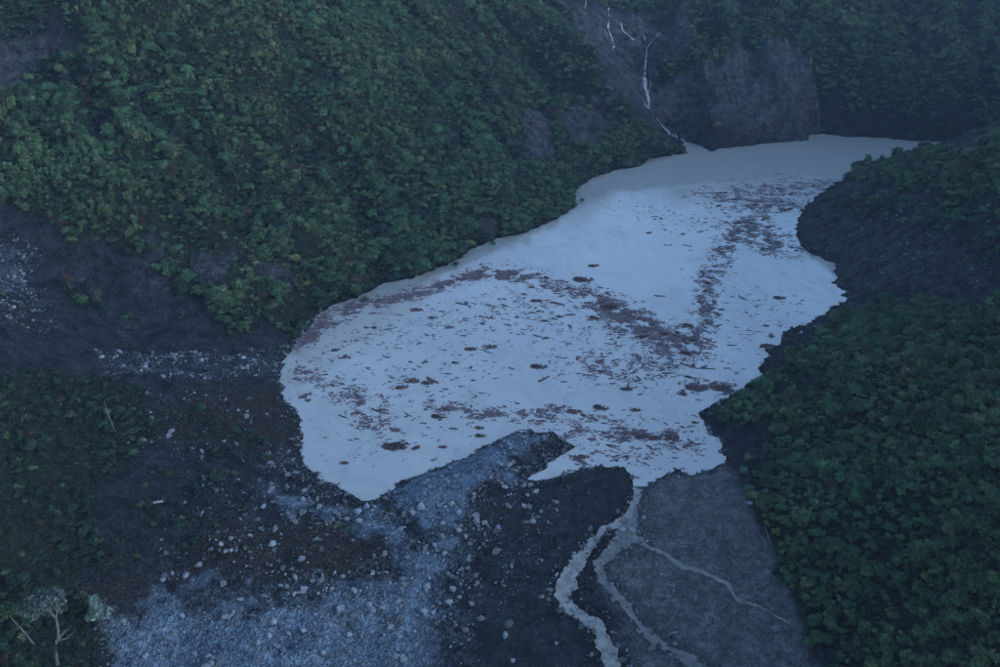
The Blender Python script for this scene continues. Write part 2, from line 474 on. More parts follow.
def ground_material():
    m, nt, b = new_mat('debris_ground')
    L = nt.links
    pos = node(nt, 'ShaderNodeNewGeometry').outputs['Position']
    mask = node(nt, 'ShaderNodeAttribute', attribute_name='zones')
    sep = node(nt, 'ShaderNodeSeparateColor')
    L.new(mask.outputs['Color'], sep.inputs[0])
    mask2 = node(nt, 'ShaderNodeAttribute', attribute_name='zones_b')
    sep2 = node(nt, 'ShaderNodeSeparateColor')
    L.new(mask2.outputs['Color'], sep2.inputs[0])
    n1 = noise_node(nt, .12, 6, .6, pos)
    n2 = noise_node(nt, .9, 6, .65, pos)
    n3 = noise_node(nt, 3.5, 4, .7, pos)
    n0 = noise_node(nt, .28, 8, .7, pos)
    vo = node(nt, 'ShaderNodeTexVoronoi'); vo.inputs['Scale'].default_value = 2.2
    L.new(pos, vo.inputs['Vector'])
    vs = node(nt, 'ShaderNodeSeparateColor'); L.new(vo.outputs['Color'], vs.inputs[0])
    vo2 = node(nt, 'ShaderNodeTexVoronoi'); vo2.inputs['Scale'].default_value = .9
    L.new(pos, vo2.inputs['Vector'])
    vs2 = node(nt, 'ShaderNodeSeparateColor'); L.new(vo2.outputs['Color'], vs2.inputs[0])
    soil = mixrgb(nt, ramp(nt, n0.outputs[0], .36, .66), (.008, .008, .0095), (.038, .037, .039))
    brown = mixrgb(nt, ramp(nt, n2.outputs[0], .3, .7), (.015, .011, .0085), (.042, .032, .025))
    purple = mixrgb(nt, ramp(nt, n0.outputs[0], .36, .66), (.012, .012, .014), (.090, .082, .086))
    gravel = mixrgb(nt, ramp(nt, n0.outputs[0], .3, .70), (.056, .073, .092), (.18, .218, .258))
    litter = mixrgb(nt, ramp(nt, n2.outputs[0], .3, .7), (.008, .011, .007), (.022, .026, .015))  # plant litter, its colour darkened for the shade in gaps between plants
    mud = mixrgb(nt, ramp(nt, n0.outputs[0], .34, .68), (.060, .059, .060), (.128, .122, .120))
    c = mixrgb(nt, sep.outputs[1], soil, brown)
    c = mixrgb(nt, sep.outputs[2], c, purple)
    c = mixrgb(nt, sep2.outputs[1], c, mud)
    # the edge of the gravel is broken up by the noise
    g = node(nt, 'ShaderNodeMath', operation='ADD')
    L.new(sep.outputs[0], g.inputs[0])
    g2 = node(nt, 'ShaderNodeMath', operation='MULTIPLY_ADD')
    L.new(n2.outputs[0], g2.inputs[0]); g2.inputs[1].default_value = 1.1; g2.inputs[2].default_value = -.55
    L.new(g2.outputs[0], g.inputs[1])
    c = mixrgb(nt, ramp(nt, g.outputs[0], .25, .85), c, gravel)
    c = mixrgb(nt, sep2.outputs[0], c, litter)
    spk = mixrgb(nt, ramp(nt, n3.outputs[0], .25, .75), (.6, .6, .6), (1.45, 1.45, 1.45))
    c = mixrgb(nt, 1.0, c, spk, 'MULTIPLY')
    # pebbles: each cell its own tone, strongest on the gravel
    peb = mixrgb(nt, ramp(nt, vs.outputs[0], 0, 1), (.62, .62, .62), (1.5, 1.5, 1.5))
    peb2 = mixrgb(nt, ramp(nt, vs2.outputs[0], .2, 1), (.75, .75, .75), (1.35, 1.35, 1.35))
    c = mixrgb(nt, .8, c, peb, 'MULTIPLY')
    c = mixrgb(nt, .7, c, peb2, 'MULTIPLY')
    wet = mixrgb(nt, sep2.outputs[2], c, (.5, .5, .5), 'MULTIPLY')
    L.new(wet, b.inputs['Base Color'])
    b.inputs['Roughness'].default_value = .82
    b.inputs['Specular IOR Level'].default_value = .12
    bump = node(nt, 'ShaderNodeBump')
    bump.inputs['Strength'].default_value = 1.0
    bump.inputs['Distance'].default_value = .7
    add = node(nt, 'ShaderNodeMath', operation='ADD')
    L.new(n2.outputs[0], add.inputs[0]); L.new(vo.outputs['Distance'], add.inputs[1])
    L.new(add.outputs[0], bump.inputs['Height'])
    L.new(bump.outputs[0], b.inputs['Normal'])
    return m


def lake_material():
    m, nt, b = new_mat('silty_lake_water')
    L = nt.links
    pos = node(nt, 'ShaderNodeNewGeometry').outputs['Position']
    att = node(nt, 'ShaderNodeAttribute', attribute_name='silt')
    mp = node(nt, 'ShaderNodeMapping')
    mp.inputs['Scale'].default_value = (1, .6, 1)
    mp.inputs['Rotation'].default_value = (0, 0, .6)
    L.new(pos, mp.inputs[0])
    n1 = noise_node(nt, .035, 5, .55, mp.outputs[0])
    n2 = noise_node(nt, .35, 5, .6, mp.outputs[0])
    n5 = noise_node(nt, .09, 7, .62, mp.outputs[0]); n5.inputs['Distortion'].default_value = 1.5
    pale = mixrgb(nt, ramp(nt, n1.outputs[0], .35, .65), (.342, .313, .283), (.402, .37, .335))
    pale = mixrgb(nt, ramp(nt, n5.outputs[0], .50, .72), pale, (.295, .275, .255))
    tan = mixrgb(nt, ramp(nt, n2.outputs[0], .3, .7), (.205, .19, .158), (.255, .235, .20))
    c = mixrgb(nt, att.outputs['Fac'], pale, tan)
    L.new(c, b.inputs['Base Color'])
    r = node(nt, 'ShaderNodeMapRange')
    L.new(att.outputs['Fac'], r.inputs[0]); r.inputs[3].default_value = .16; r.inputs[4].default_value = .45
    L.new(r.outputs[0], b.inputs['Roughness'])
    b.inputs['IOR'].default_value = 1.5
    bump = node(nt, 'ShaderNodeBump')
    bump.inputs['Strength'].default_value = .15
    bump.inputs['Distance'].default_value = .08
    n4 = noise_node(nt, 1.6, 4, .6, mp.outputs[0])
    L.new(n4.outputs[0], bump.inputs['Height'])
    L.new(bump.outputs[0], b.inputs['Normal'])
    return m


def plain_material(name, c0, c1, scale, rough, bump_s=0.0, detail=5):
    m, nt, b = new_mat(name)
    L = nt.links
    pos = node(nt, 'ShaderNodeNewGeometry').outputs['Position']
    n = noise_node(nt, scale, detail, .6, pos)
    inf = node(nt, 'ShaderNodeObjectInfo')
    c = mixrgb(nt, ramp(nt, n.outputs[0], .3, .7), c0, c1)
    v = node(nt, 'ShaderNodeMapRange')
    L.new(inf.outputs['Random'], v.inputs[0]); v.inputs[3].default_value = .7; v.inputs[4].default_value = 1.3
    h = node(nt, 'ShaderNodeHueSaturation')
    L.new(v.outputs[0], h.inputs['Value']); L.new(c, h.inputs['Color'])
    L.new(h.outputs[0], b.inputs['Base Color'])
    b.inputs['Roughness'].default_value = rough
    b.inputs['Specular IOR Level'].default_value = .5 if rough < .5 else .18
    if bump_s:
        bump = node(nt, 'ShaderNodeBump')
        bump.inputs['Strength'].default_value = bump_s
        bump.inputs['Distance'].default_value = .1
        L.new(n.outputs[0], bump.inputs['Height']); L.new(bump.outputs[0], b.inputs['Normal'])
    return m


def leaf_material(name, cols):
    m, nt, b = new_mat(name)
    L = nt.links
    pos = node(nt, 'ShaderNodeNewGeometry').outputs['Position']
    inf = node(nt, 'ShaderNodeObjectInfo')
    big = noise_node(nt, .03, 3, .5, pos)
    c = mixrgb(nt, inf.outputs['Random'], cols[0], cols[1])
    c = mixrgb(nt, ramp(nt, big.outputs[0], .40, .62), c, cols[2], 'MIX')
    c2 = mixrgb(nt, ramp(nt, inf.outputs['Random'], .84, .98), c, cols[3])
    fine = noise_node(nt, 1.4, 2, .5, pos)
    c2 = mixrgb(nt, ramp(nt, inf.outputs['Random'], .965, .97), c2, (.095, .062, .034))
    v = node(nt, 'ShaderNodeMapRange')
    L.new(fine.outputs[0], v.inputs[0]); v.inputs[1].default_value = .3; v.inputs[2].default_value = .7
    v.inputs[3].default_value = .7; v.inputs[4].default_value = 1.35
    rv = node(nt, 'ShaderNodeMath', operation='FRACT'); rm = node(nt, 'ShaderNodeMath', operation='MULTIPLY')
    rm.inputs[1].default_value = 7.31
    L.new(inf.outputs['Random'], rm.inputs[0]); L.new(rm.outputs[0], rv.inputs[0])
    r2 = node(nt, 'ShaderNodeMapRange'); L.new(rv.outputs[0], r2.inputs[0]); r2.inputs[3].default_value = .55; r2.inputs[4].default_value = 1.5
    vm = node(nt, 'ShaderNodeMath', operation='MULTIPLY'); L.new(v.outputs[0], vm.inputs[0]); L.new(r2.outputs[0], vm.inputs[1])
    isl = node(nt, 'ShaderNodeNewGeometry')
    r3 = node(nt, 'ShaderNodeMapRange'); L.new(isl.outputs['Random Per Island'], r3.inputs[0]); r3.inputs[3].default_value = .45; r3.inputs[4].default_value = 1.6
    vm2 = node(nt, 'ShaderNodeMath', operation='MULTIPLY'); L.new(vm.outputs[0], vm2.inputs[0]); L.new(r3.outputs[0], vm2.inputs[1])
    v = vm2
    h = node(nt, 'ShaderNodeHueSaturation')
    h.inputs['Saturation'].default_value = .9
    L.new(v.outputs[0], h.inputs['Value']); L.new(c2, h.inputs['Color'])
    L.new(h.outputs[0], b.inputs['Base Color'])
    b.inputs['Roughness'].default_value = .55
    b.inputs['Specular IOR Level'].default_value = .18
    tr = node(nt, 'ShaderNodeBsdfTranslucent')
    L.new(h.outputs[0], tr.inputs[0])
    mx = node(nt, 'ShaderNodeMixShader')
    mx.inputs[0].default_value = .15
    out = next(n for n in nt.nodes if n.type == 'OUTPUT_MATERIAL')
    L.new(b.outputs[0], mx.inputs[1]); L.new(tr.outputs[0], mx.inputs[2]); L.new(mx.outputs[0], out.inputs[0])
    return m


M = {
    'ground': ground_material(),
    'lake': lake_material(),
    'stream': plain_material('silty_stream_water', (.11, .098, .082), (.26, .238, .205), .6, .4, .3),
    'fall': plain_material('white_falling_water', (.10, .10, .10), (.45, .45, .45), .8, .4, .4),
    'leaf': leaf_material('green_leaves', [(.046, .090, .026), (.078, .122, .034), (.048, .108, .040), (.125, .118, .036)]),
    'leaf_tall': leaf_material('blue_green_leaves', [(.038, .074, .030), (.058, .100, .038), (.038, .088, .038), (.092, .092, .038)]),
    'leaf_dark_shade': leaf_material('dark_shade_leaves', [(.020, .040, .022), (.032, .056, .028), (.020, .044, .026), (.05, .055, .03)]),  # dark leaves, also standing in for shade in hollows and lower-left corner
    'grass': leaf_material('reed_blades', [(.075, .125, .045), (.105, .145, .055), (.070, .130, .055), (.145, .140, .065)]),
    'grey_leaf': leaf_material('grey_green_leaves', [(.11, .15, .12), (.13, .165, .13), (.11, .15, .12), (.14, .16, .13)]),
    'bark': plain_material('dull_bark', (.05, .042, .034), (.09, .078, .064), 3, .9, .4),
    'pale_bark': plain_material('pale_bark', (.10, .093, .082), (.18, .17, .15), 3, .85, .4),
    'dead': plain_material('bleached_wood', (.18, .17, .155), (.30, .285, .26), 3, .8, .3),
    'rock': plain_material('grey_rock', (.08, .082, .086), (.17, .17, .172), 1.5, .85, .5),
    'pale_rock': plain_material('pale_rock', (.13, .133, .138), (.26, .265, .27), 1.5, .85, .5),
    'dark_rock': plain_material('dark_rock', (.05, .05, .052), (.095, .092, .092), 1.5, .85, .5),
    'drift': plain_material('wet_driftwood', (.045, .030, .028), (.10, .068, .062), 2, .75, .4),
    'brush': plain_material('reddish_brush', (.060, .034, .032), (.13, .078, .074), 1.2, .85, .4),
    'litter': plain_material('floating_bark_litter', (.082, .047, .050), (.205, .148, .150), .5, .8),
}

# ------------------------------------------------------------------ object helpers


def mesh_obj(name, verts, faces, mat, parent=None, smooth_shade=False):
    me = bpy.data.meshes.new(name)
    me.from_pydata([tuple(v) for v in verts], [], [tuple(f) for f in faces])
    if smooth_shade:
        me.polygons.foreach_set('use_smooth', [True] * len(me.polygons))
    if mat: me.materials.append(mat)
    o = bpy.data.objects.new(name, me)
    COL.objects.link(o)
    if parent: o.parent = parent
    return o


def tag(o, label=None, cat=None, group=None, kind=None):
    if label: o['label'] = label
    if cat: o['category'] = cat
    if group: o['group'] = group
    if kind: o['kind'] = kind
    return o


def empty(name, loc, rz=0.0, s=1.0):
    o = bpy.data.objects.new(name, None)
    o.empty_display_size = .3
    o.location = loc; o.rotation_euler = (0, 0, rz); o.scale = (s, s, s)
    COL.objects.link(o)
    return o


def grid_mesh(name, X, Y, Z, keep=None, mat=None):
    r, c = X.shape
    idx = np.arange(r * c).reshape(r, c)
    q = np.stack([idx[:-1, :-1], idx[:-1, 1:], idx[1:, 1:], idx[1:, :-1]], -1)
    q = q[keep] if keep is not None else q.reshape(-1, 4)
    V = np.stack([X.ravel(), Y.ravel(), Z.ravel()], -1)
    used = np.unique(q)
    rem = np.full(r * c, -1); rem[used] = np.arange(len(used))
    q = rem[q]; V = V[used]
    me = bpy.data.meshes.new(name)
    me.vertices.add(len(V)); me.vertices.foreach_set('co', V.astype(np.float32).ravel())
    me.loops.add(q.size); me.loops.foreach_set('vertex_index', q.astype(np.int32).ravel())
    me.polygons.add(len(q)); me.polygons.foreach_set('loop_start', np.arange(0, q.size, 4, dtype=np.int32))
    me.polygons.foreach_set('use_smooth', np.ones(len(q), bool))
    me.update(calc_edges=True)
    if mat: me.materials.append(mat)
    o = bpy.data.objects.new(name, me)
    COL.objects.link(o)
    return o, used


def set_attr(o, name, typ, data):
    a = o.data.attributes.new(name, typ, 'POINT')
    key = {'FLOAT': 'value', 'INT': 'value', 'FLOAT_VECTOR': 'vector', 'FLOAT_COLOR': 'color'}[typ]
    a.data.foreach_set(key, np.ascontiguousarray(data).ravel())


def tube(path, radii, sides=6, cap=True):
    """tapered tube along a path -> verts, faces"""
    V, Fc = [], []
    n = len(path)
    path = [Vector(p) for p in path]
    for i, p in enumerate(path):
        d = (path[min(i + 1, n - 1)] - path[max(i - 1, 0)]).normalized()
        a = d.orthogonal().normalized()
        if abs(d.z) < .95:
            a = d.cross(Vector((0, 0, 1))).normalized()
        b2 = d.cross(a)
        for k in range(sides):
            t = 2 * math.pi * k / sides
            V.append(p + (a * math.cos(t) + b2 * math.sin(t)) * radii[i])
    for i in range(n - 1):
        for k in range(sides):
            k2 = (k + 1) % sides
            Fc.append((i * sides + k, i * sides + k2, (i + 1) * sides + k2, (i + 1) * sides + k))
    if cap:
        Fc.append(tuple(range(sides))[::-1]); Fc.append(tuple(range((n - 1) * sides, n * sides)))
    return V, Fc


def join_parts(parts):
    V, Fc = [], []
    for v, f in parts:
        o = len(V)
        V += list(v); Fc += [tuple(i + o for i in q) for q in f]
    return V, Fc


def scatter(name, pts, rots, scl, idx, protos):
    """one 'stuff' object: copies of the given meshes on points"""
    me = bpy.data.meshes.new(name)
    me.vertices.add(len(pts)); me.vertices.foreach_set('co', np.asarray(pts, np.float32).ravel())
    o = bpy.data.objects.new(name, me)
    COL.objects.link(o)
    set_attr(o, 'rot', 'FLOAT_VECTOR', np.asarray(rots, np.float32))
    set_attr(o, 'scl', 'FLOAT_VECTOR', np.asarray(scl, np.float32))
    set_attr(o, 'pick', 'INT', np.asarray(idx, np.int32))
    ng = bpy.data.node_groups.new(name, 'GeometryNodeTree')
    ng.interface.new_socket('Geometry', in_out='INPUT', socket_type='NodeSocketGeometry')
    ng.interface.new_socket('Geometry', in_out='OUTPUT', socket_type='NodeSocketGeometry')
    gi, go = ng.nodes.new('NodeGroupInput'), ng.nodes.new('NodeGroupOutput')
    ins = ng.nodes.new('GeometryNodeInstanceOnPoints')
    jn = ng.nodes.new('GeometryNodeJoinGeometry')
    for p in reversed(protos):
        oi = ng.nodes.new('GeometryNodeObjectInfo')
        oi.inputs['Object'].default_value = p
        oi.inputs['As Instance'].default_value = True
        ng.links.new(oi.outputs['Geometry'], jn.inputs[0])
    def named(n, t):
        a = ng.nodes.new('GeometryNodeInputNamedAttribute'); a.data_type = t
        a.inputs['Name'].default_value = n
        return a.outputs['Attribute']
    ng.links.new(gi.outputs[0], ins.inputs['Points'])
    ng.links.new(jn.outputs[0], ins.inputs['Instance'])
    ins.inputs['Pick Instance'].default_value = True
    ng.links.new(named('pick', 'INT'), ins.inputs['Instance Index'])
    ng.links.new(named('rot', 'FLOAT_VECTOR'), ins.inputs['Rotation'])
    ng.links.new(named('scl', 'FLOAT_VECTOR'), ins.inputs['Scale'])
    ng.links.new(ins.outputs[0], go.inputs[0])
    md = o.modifiers.new('scatter', 'NODES'); md.node_group = ng
    return o


# ------------------------------------------------------------------ the ground
terrain, used = grid_mesh('terrain', GX, GY, GZ, None, M['ground'])
tag(terrain, kind='structure')
fx, fy, fsd, fz = GX.ravel(), GY.ravel(), SD.ravel(), GZ.ravel()
wob = 1.8 * fbm(fx, fy, 6, 4, 81)
z_g = zmax(GRAVEL, fx, fy, 4.0, 2.2 * wob); z_b = zmax(BROWN, fx, fy, 4, wob); z_p = zmax(PURPLE, fx, fy, 6, wob)
z_v = np.clip(veg_density(fx, fy) * 1.6, 0, 1); z_m = zmax(WETMUD, fx, fy, 2, wob)
wet = smooth(2.2, .2, fsd + .6 * fbm(fx, fy, 2, 2, 91)) * (fsd > -5)
near_s = (fy > 90) & (fy < 215) & (fx > -20) & (fx < 110)
for p, w in STREAMS[:2]:
    d_, q_ = ldist(fx[near_s], fy[near_s], p)
    wet[near_s] = np.maximum(wet[near_s], .8 * smooth(2.6, .8, d_ / np.interp(q_, np.arange(len(w)), w) + .7 * fbm(fx[near_s], fy[near_s], 4, 3, 95)))
set_attr(terrain, 'zones', 'FLOAT_COLOR', np.stack([z_g, z_b, z_p, np.ones_like(z_g)], -1).astype(np.float32))
set_attr(terrain, 'zones_b', 'FLOAT_COLOR', np.stack([z_v, z_m, wet, np.ones_like(z_g)], -1).astype(np.float32))

# ------------------------------------------------------------------ the lake
lx = np.arange(-70, 330, 1.5); ly = np.arange(174, 492, 1.5)
LX, LY = np.meshgrid(lx, ly)
lsd = height(LX, LY, SD)
keep = (lsd[:-1, :-1] < 2.2) & (lsd[1:, 1:] < 2.2)
lake, used = grid_mesh('lake', LX, LY, np.zeros_like(LX), keep, M['lake'])
tag(lake, kind='structure')
SILT = [zone(p) for p in (
    [(566, 214), (572, 190), (600, 174), (650, 157), (690, 138), (812, 132), (950, 140), (1080, 142), (1080, 156), (880, 165), (845, 178), (800, 178), (760, 181), (700, 184), (672, 186), (640, 190), (608, 192), (590, 201)],
    [(286, 352), (312, 318), (350, 298), (384, 281), (412, 276), (440, 264), (470, 250), (500, 236), (524, 233), (505, 246), (460, 268), (430, 280), (400, 292), (360, 304), (330, 316), (306, 338), (296, 356)],
    [(800, 246), (836, 262), (838, 280), (822, 264), (806, 254)])]
vx, vy = LX.ravel()[used], LY.ravel()[used]
sw = 2.4 * fbm(vx, vy, 12, 4, 15)
s0 = smooth(3.5, -3.5, sdist(vx, vy, SILT[0]) + 1.6 * sw)
s1 = smooth(.8, -.8, sdist(vx, vy, SILT[1]) + .5 * sw) * .9
s2 = smooth(.8, -.8, sdist(vx, vy, SILT[2]) + .3 * sw)
set_attr(lake, 'silt', 'FLOAT', np.maximum(np.maximum(s0, s1), s2).astype(np.float32))


# ------------------------------------------------------------------ streams over the dam, falls on the far slope
def water_sheet(name, line, widths, lift, mat, seed, cell, rag, cut, gap=0.0):
    """a ragged sheet of running water draped in its bed: cells kept where they lie within the uneven width"""
    line = np.array(line)[:, :2]
    lo, hi = line.min(0) - max(widths) - 2, line.max(0) + max(widths) + 2
    X, Y = np.meshgrid(np.arange(lo[0], hi[0], cell), np.arange(lo[1], hi[1], cell))
    d, par = ldist(X, Y, line)
    w = np.interp(par, np.arange(len(widths)), widths)
    f = d / w + rag * fbm(X, Y, 2.6 * cell / .3, 4, seed, .6)
    if gap:
        f = f + gap * smooth(.0, .35, fbm(X, Y, 7 * cell / .3, 3, seed + 40))
    ok = f < cut + .5
    keep = ok[:-1, :-1] & ok[1:, 1:] & ok[1:, :-1] & ok[:-1, 1:]
    lift = np.clip((cut - f) * .6, -.3, lift)          # the sheet dips under the ground at its edge
    keep &= (height(X, Y, SD)[:-1, :-1] > -.5) | (name != 'stream')
    o, used = grid_mesh(name, X, Y, height(X, Y) + lift, keep, mat)
    return tag(o, kind='structure')


for k, (p, w) in enumerate(STREAMS):
    water_sheet('stream', p, w * (.78, .72, .8)[k], .09, M['stream'], 5 + k, .3, .42, .95, (.25, .35, .3)[k])
FALLS = [([(686, 143), (678, 138), (668, 131), (657, 119)], [1.0, .9, .9, .6]),
         ([(649, 108), (648, 98), (645, 84), (645, 70), (646, 58), (647, 48)], [.5, 1.2, 1.3, .8, .7, .5]),
         ([(647, 48), (640, 42), (631, 38), (623, 31), (621, 24)], [.45, .35, .45, .6, .5]),
         ([(647, 48), (655, 38), (664, 29), (668, 24)], [.45, .35, .25, .2]),
         ([(608, 5), (609, 18), (608, 28), (612, 38), (614, 47)], [.35, .3, .5, .6, .6]),
         ([(600, 12), (608, 40), (622, 66), (640, 96), (648, 108)], [.25, .3, .25, .3, .4]), ([(630, 2), (633, 18), (640, 30), (646, 44)], [.3, .25, .3, .3]),
         ([(672, 52), (662, 66), (652, 80), (648, 96)], [.2, .25, .25, .3]), ([(700, 80), (694, 100), (690, 120)], [.2, .2, .2]), ([(806, 40), (812, 70), (816, 100), (820, 132)], [.3, .25, .3, .3]), ([(586, 1), (585, 8)], [.5, .5]), ([(676, 64), (678, 59)], [.5, .3]),
         ([(994, 73), (999, 82), (1003, 92)], [.8, .9, .9])]
for k, (l, w) in enumerate(FALLS):
    water_sheet('waterfall', hit(l), np.array(w) * .62, .25, M['fall'], 20 + k, .3, .8, 1.0, .55)


# ------------------------------------------------------------------ plants
def crown_mesh(name, n, r, h, leaf, mat, lobes=6, base=.15, seed=0, droop=.0, parent=None):
    """a crown of separate leaf faces in several lobes"""
    rg = np.random.default_rng(seed)
    V, Fc = [], []
    L = []
    for k in range(lobes):
        a = rg.uniform(0, 2 * np.pi); q = rg.uniform(.15, .75) if k else 0
        L.append((math.cos(a) * q * r, math.sin(a) * q * r, h * (base + (1 - base) * rg.uniform(.4, .75) * (1 - .35 * q)), r * rg.uniform(.34, .58)))
    for i in range(n):
        lx_, ly_, lz_, lr = L[i % lobes]
        d = rg.normal(size=3); d[2] = abs(d[2]) * 1.1 - .35; d /= np.linalg.norm(d)
        rr = lr * rg.uniform(.55, 1.12)
        c = np.array([lx_, ly_, lz_]) + d * rr * np.array([1, 1, .85])
        c[2] = max(c[2], .05)
        nrm = d + np.array([0, 0, .5]) + rg.normal(size=3) * .45; nrm /= np.linalg.norm(nrm)
        a = np.cross(nrm, rg.normal(size=3)); a /= np.linalg.norm(a) + 1e-9
        b = np.cross(nrm, a)
        s = leaf * rg.uniform(.6, 1.35)
        a *= s * 1.15; b *= s * rg.uniform(.32, .5)
        o = len(V)
        V += [c - a, c + b + nrm * s * .12, c + a - np.array([0, 0, droop * s]), c - b + nrm * s * .12]
        Fc += [(o, o + 1, o + 2), (o, o + 2, o + 3)]
    return mesh_obj(name, V, Fc, mat, parent)


def tuft_mesh(name, n, h, mat, seed=0, parent=None):
    """arching reed blades"""
    rg = np.random.default_rng(seed)
    V, Fc = [], []
    for i in range(n):
        a = rg.uniform(0, 2 * np.pi); lean = rg.uniform(.25, 1.0); hh = h * rg.uniform(.6, 1.1)
        d = np.array([math.cos(a), math.sin(a), 0]); sx = np.array([-d[1], d[0], 0])
        b0 = np.array([*rg.normal(size=2) * .28 * h * .5, 0])
        w = .036 * h * rg.uniform(.7, 1.4)
        o = len(V)
        for t, ww in ((0, .7), (.45, 1), (.8, .8), (1.05, .05)):
            p = b0 + d * lean * hh * t ** 1.7 * .8 + np.array([0, 0, hh * (t * 1.15 - .45 * lean * t ** 3)])
            V += [p - sx * w * ww, p + sx * w * ww]
        for k in range(3):
            Fc.append((o + 2 * k, o + 2 * k + 1, o + 2 * k + 3, o + 2 * k + 2))
    return mesh_obj(name, V, Fc, mat, parent)


def stems_mesh(name, h, r, n, mat, seed, parent):
    rg = np.random.default_rng(seed)
    parts = []
    for i in range(n):
        a = rg.uniform(0, 6.28); q = rg.uniform(.3, .75) * r
        parts.append(tube([(0, 0, -.3), (q * .25 * math.cos(a), q * .25 * math.sin(a), h * .35), (q * math.cos(a), q * math.sin(a), h * .8)],
                          [.06 * h ** .7, .045 * h ** .7, .015], 5, False))
    V, Fc = join_parts(parts)
    return mesh_obj(name, V, Fc, mat, parent)


SHRUB_SPECS = [  # leaves, radius, height, leaf size, material, lobes
    (480, 1.6, 3.0, .25, 'leaf', 11), (440, 1.4, 3.5, .24, 'leaf', 9), (520, 1.9, 2.9, .27, 'leaf_tall', 13),
    (480, 1.6, 4.8, .26, 'leaf_tall', 12), (340, 1.2, 2.2, .22, 'leaf', 8), (420, 1.5, 2.6, .25, 'leaf_dark_shade', 10), (420, 1.3, 3.4, .25, 'leaf_dark_shade', 9),
]


def make_shrub(k):
    n, r, h, lf, mt, lb = SHRUB_SPECS[k]
    t = empty('shrub', (0, 0, 0))
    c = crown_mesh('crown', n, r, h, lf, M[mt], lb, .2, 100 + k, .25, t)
    stems_mesh('stem', h, r, 4, M['bark'], 200 + k, t)
    return t, c


def make_reed(k):
    t = empty('reed_clump', (0, 0, 0))
    c = tuft_mesh('blades', 80, 2.3 + .5 * k, M['grass'], 300 + k, t)
    tuft_mesh('dry_base', 12, 1.0, M['grey_leaf'], 320 + k, t)
    return t, c


shrub_protos = [make_shrub(k) for k in range(7)]
reed_protos = [make_reed(k) for k in range(2)]


def copy_thing(root, loc, rz, s, label=None, group=None):
    r = root.copy(); COL.objects.link(r)
    r.location = loc; r.rotation_euler = (0, 0, rz); r.scale = s if hasattr(s, '__len__') else (s, s, s)
    for ch in root.children:
        c = ch.copy(); COL.objects.link(c); c.parent = r
    if label: r['label'] = label
    if group: r['group'] = group
    return r


# scatter positions: a jittered grid on the ground, thinned by the plant cover
sp = 1.3
gx, gy = np.meshgrid(np.arange(-330, 330, sp), np.arange(100, 800, sp))
gx = (gx + RNG.uniform(-.6, .6, gx.shape) * sp).ravel(); gy = (gy + RNG.uniform(-.6, .6, gy.shape) * sp).ravel()
gz = height(gx, gy)
u, v, dep = to_px(np.stack([gx, gy, gz], -1))
inb = (u > -110) & (u < 1110) & (v > -70) & (v < 760) & (height(gx, gy, SD) > .35)
gx, gy, gz, u, v, dep = (a[inb] for a in (gx, gy, gz, u, v, dep))
dens = veg_density(gx, gy)
farside = smooth(440, 480, gy + .0 * gx)
patchy = np.where((u < 320) & (v > 190) & (v < 345), 1.0, 0.0)
dens = dens * np.clip(.92 + (.35 + 1.3 * patchy) * fbm(gx, gy, 14, 3, 111), .05, 1.05) * np.clip(1.0 + farside * (-.15 + 1.1 * fbm(gx, gy, 30, 4, 113)), .12, 1)
# stray seedlings on the bare soil
bare_ok = (zmax(GRAVEL, gx, gy, 2) < .3) & (zmax(WETMUD, gx, gy, 3) < .1) & ~((u > 430) & (u < 760) & (v > 420))
stray = .09 * smooth(.05, .5, fbm(gx, gy, 12, 3, 117)) * bare_ok
is_stray = dens < stray
dens = np.maximum(dens, stray)
keepm = RNG.uniform(size=dens.shape) < dens
is_stray = is_stray[keepm]
gx, gy, gz, u, v, dep = (a[keepm] for a in (gx, gy, gz, u, v, dep))
# drop plants with no chance to be seen (behind a ridge)
tt = np.linspace(.35, .985, 70)
vis = np.ones(gx.shape, bool)
for t in tt:
    vis &= (CAM_H + (gz + 3.5 - CAM_H) * t) > height(gx * t, gy * t) - 1.0
gx, gy, gz, u, v, dep, is_stray = (a[vis] for a in (gx, gy, gz, u, v, dep, is_stray))
n_pl = len(gx)
clump = fbm(gx, gy, 11, 3, 121)
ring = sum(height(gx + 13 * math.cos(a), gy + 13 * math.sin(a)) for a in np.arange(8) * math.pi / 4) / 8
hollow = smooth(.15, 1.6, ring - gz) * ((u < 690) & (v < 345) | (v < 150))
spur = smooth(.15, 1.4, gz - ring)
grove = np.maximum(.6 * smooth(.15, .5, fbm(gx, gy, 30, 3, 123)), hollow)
size = np.clip(.66 + .36 * clump + RNG.normal(size=n_pl) * .19, .28, 1.3) * (1 + .6 * grove * RNG.uniform(0, 1.4, n_pl))
size = np.where(is_stray, size * .55, size)
size = np.where((u < 330) & (v > 350), size * .72, size)
right = (gy < 300) & (gx > 20)
size = np.where(right, size * .86, size)
reedy = fbm(gx, gy, 22, 3, 131) + np.where((gx < -40) & (gy < 330), .25, 0) + np.where(right, .15, 0) + RNG.normal(size=n_pl) * .25
is_reed = (reedy + .45 * spur - .5 * hollow) > .36  # pale reeds favour spurs, dark hollows lose them: relief light painted by plants
pick_shrub = RNG.integers(0, 5, n_pl)
pick_shrub = np.where((clump > .35) & (RNG.uniform(size=n_pl) < .6), 3, pick_shrub)
pick_shrub = np.where((u < 330) & (v > 345) & (RNG.uniform(size=n_pl) < .93), RNG.integers(5, 7, n_pl), pick_shrub)  # lower-left shrubs take dark leaves: corner darkening put into their colour
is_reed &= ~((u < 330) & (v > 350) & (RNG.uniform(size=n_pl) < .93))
pick_shrub = np.where(RNG.uniform(size=n_pl) < .10 + .75 * hollow, RNG.integers(5, 7, n_pl), pick_shrub)  # dark leaves in hollows put the relief shade into plant colour
is_reed &= grove < .4
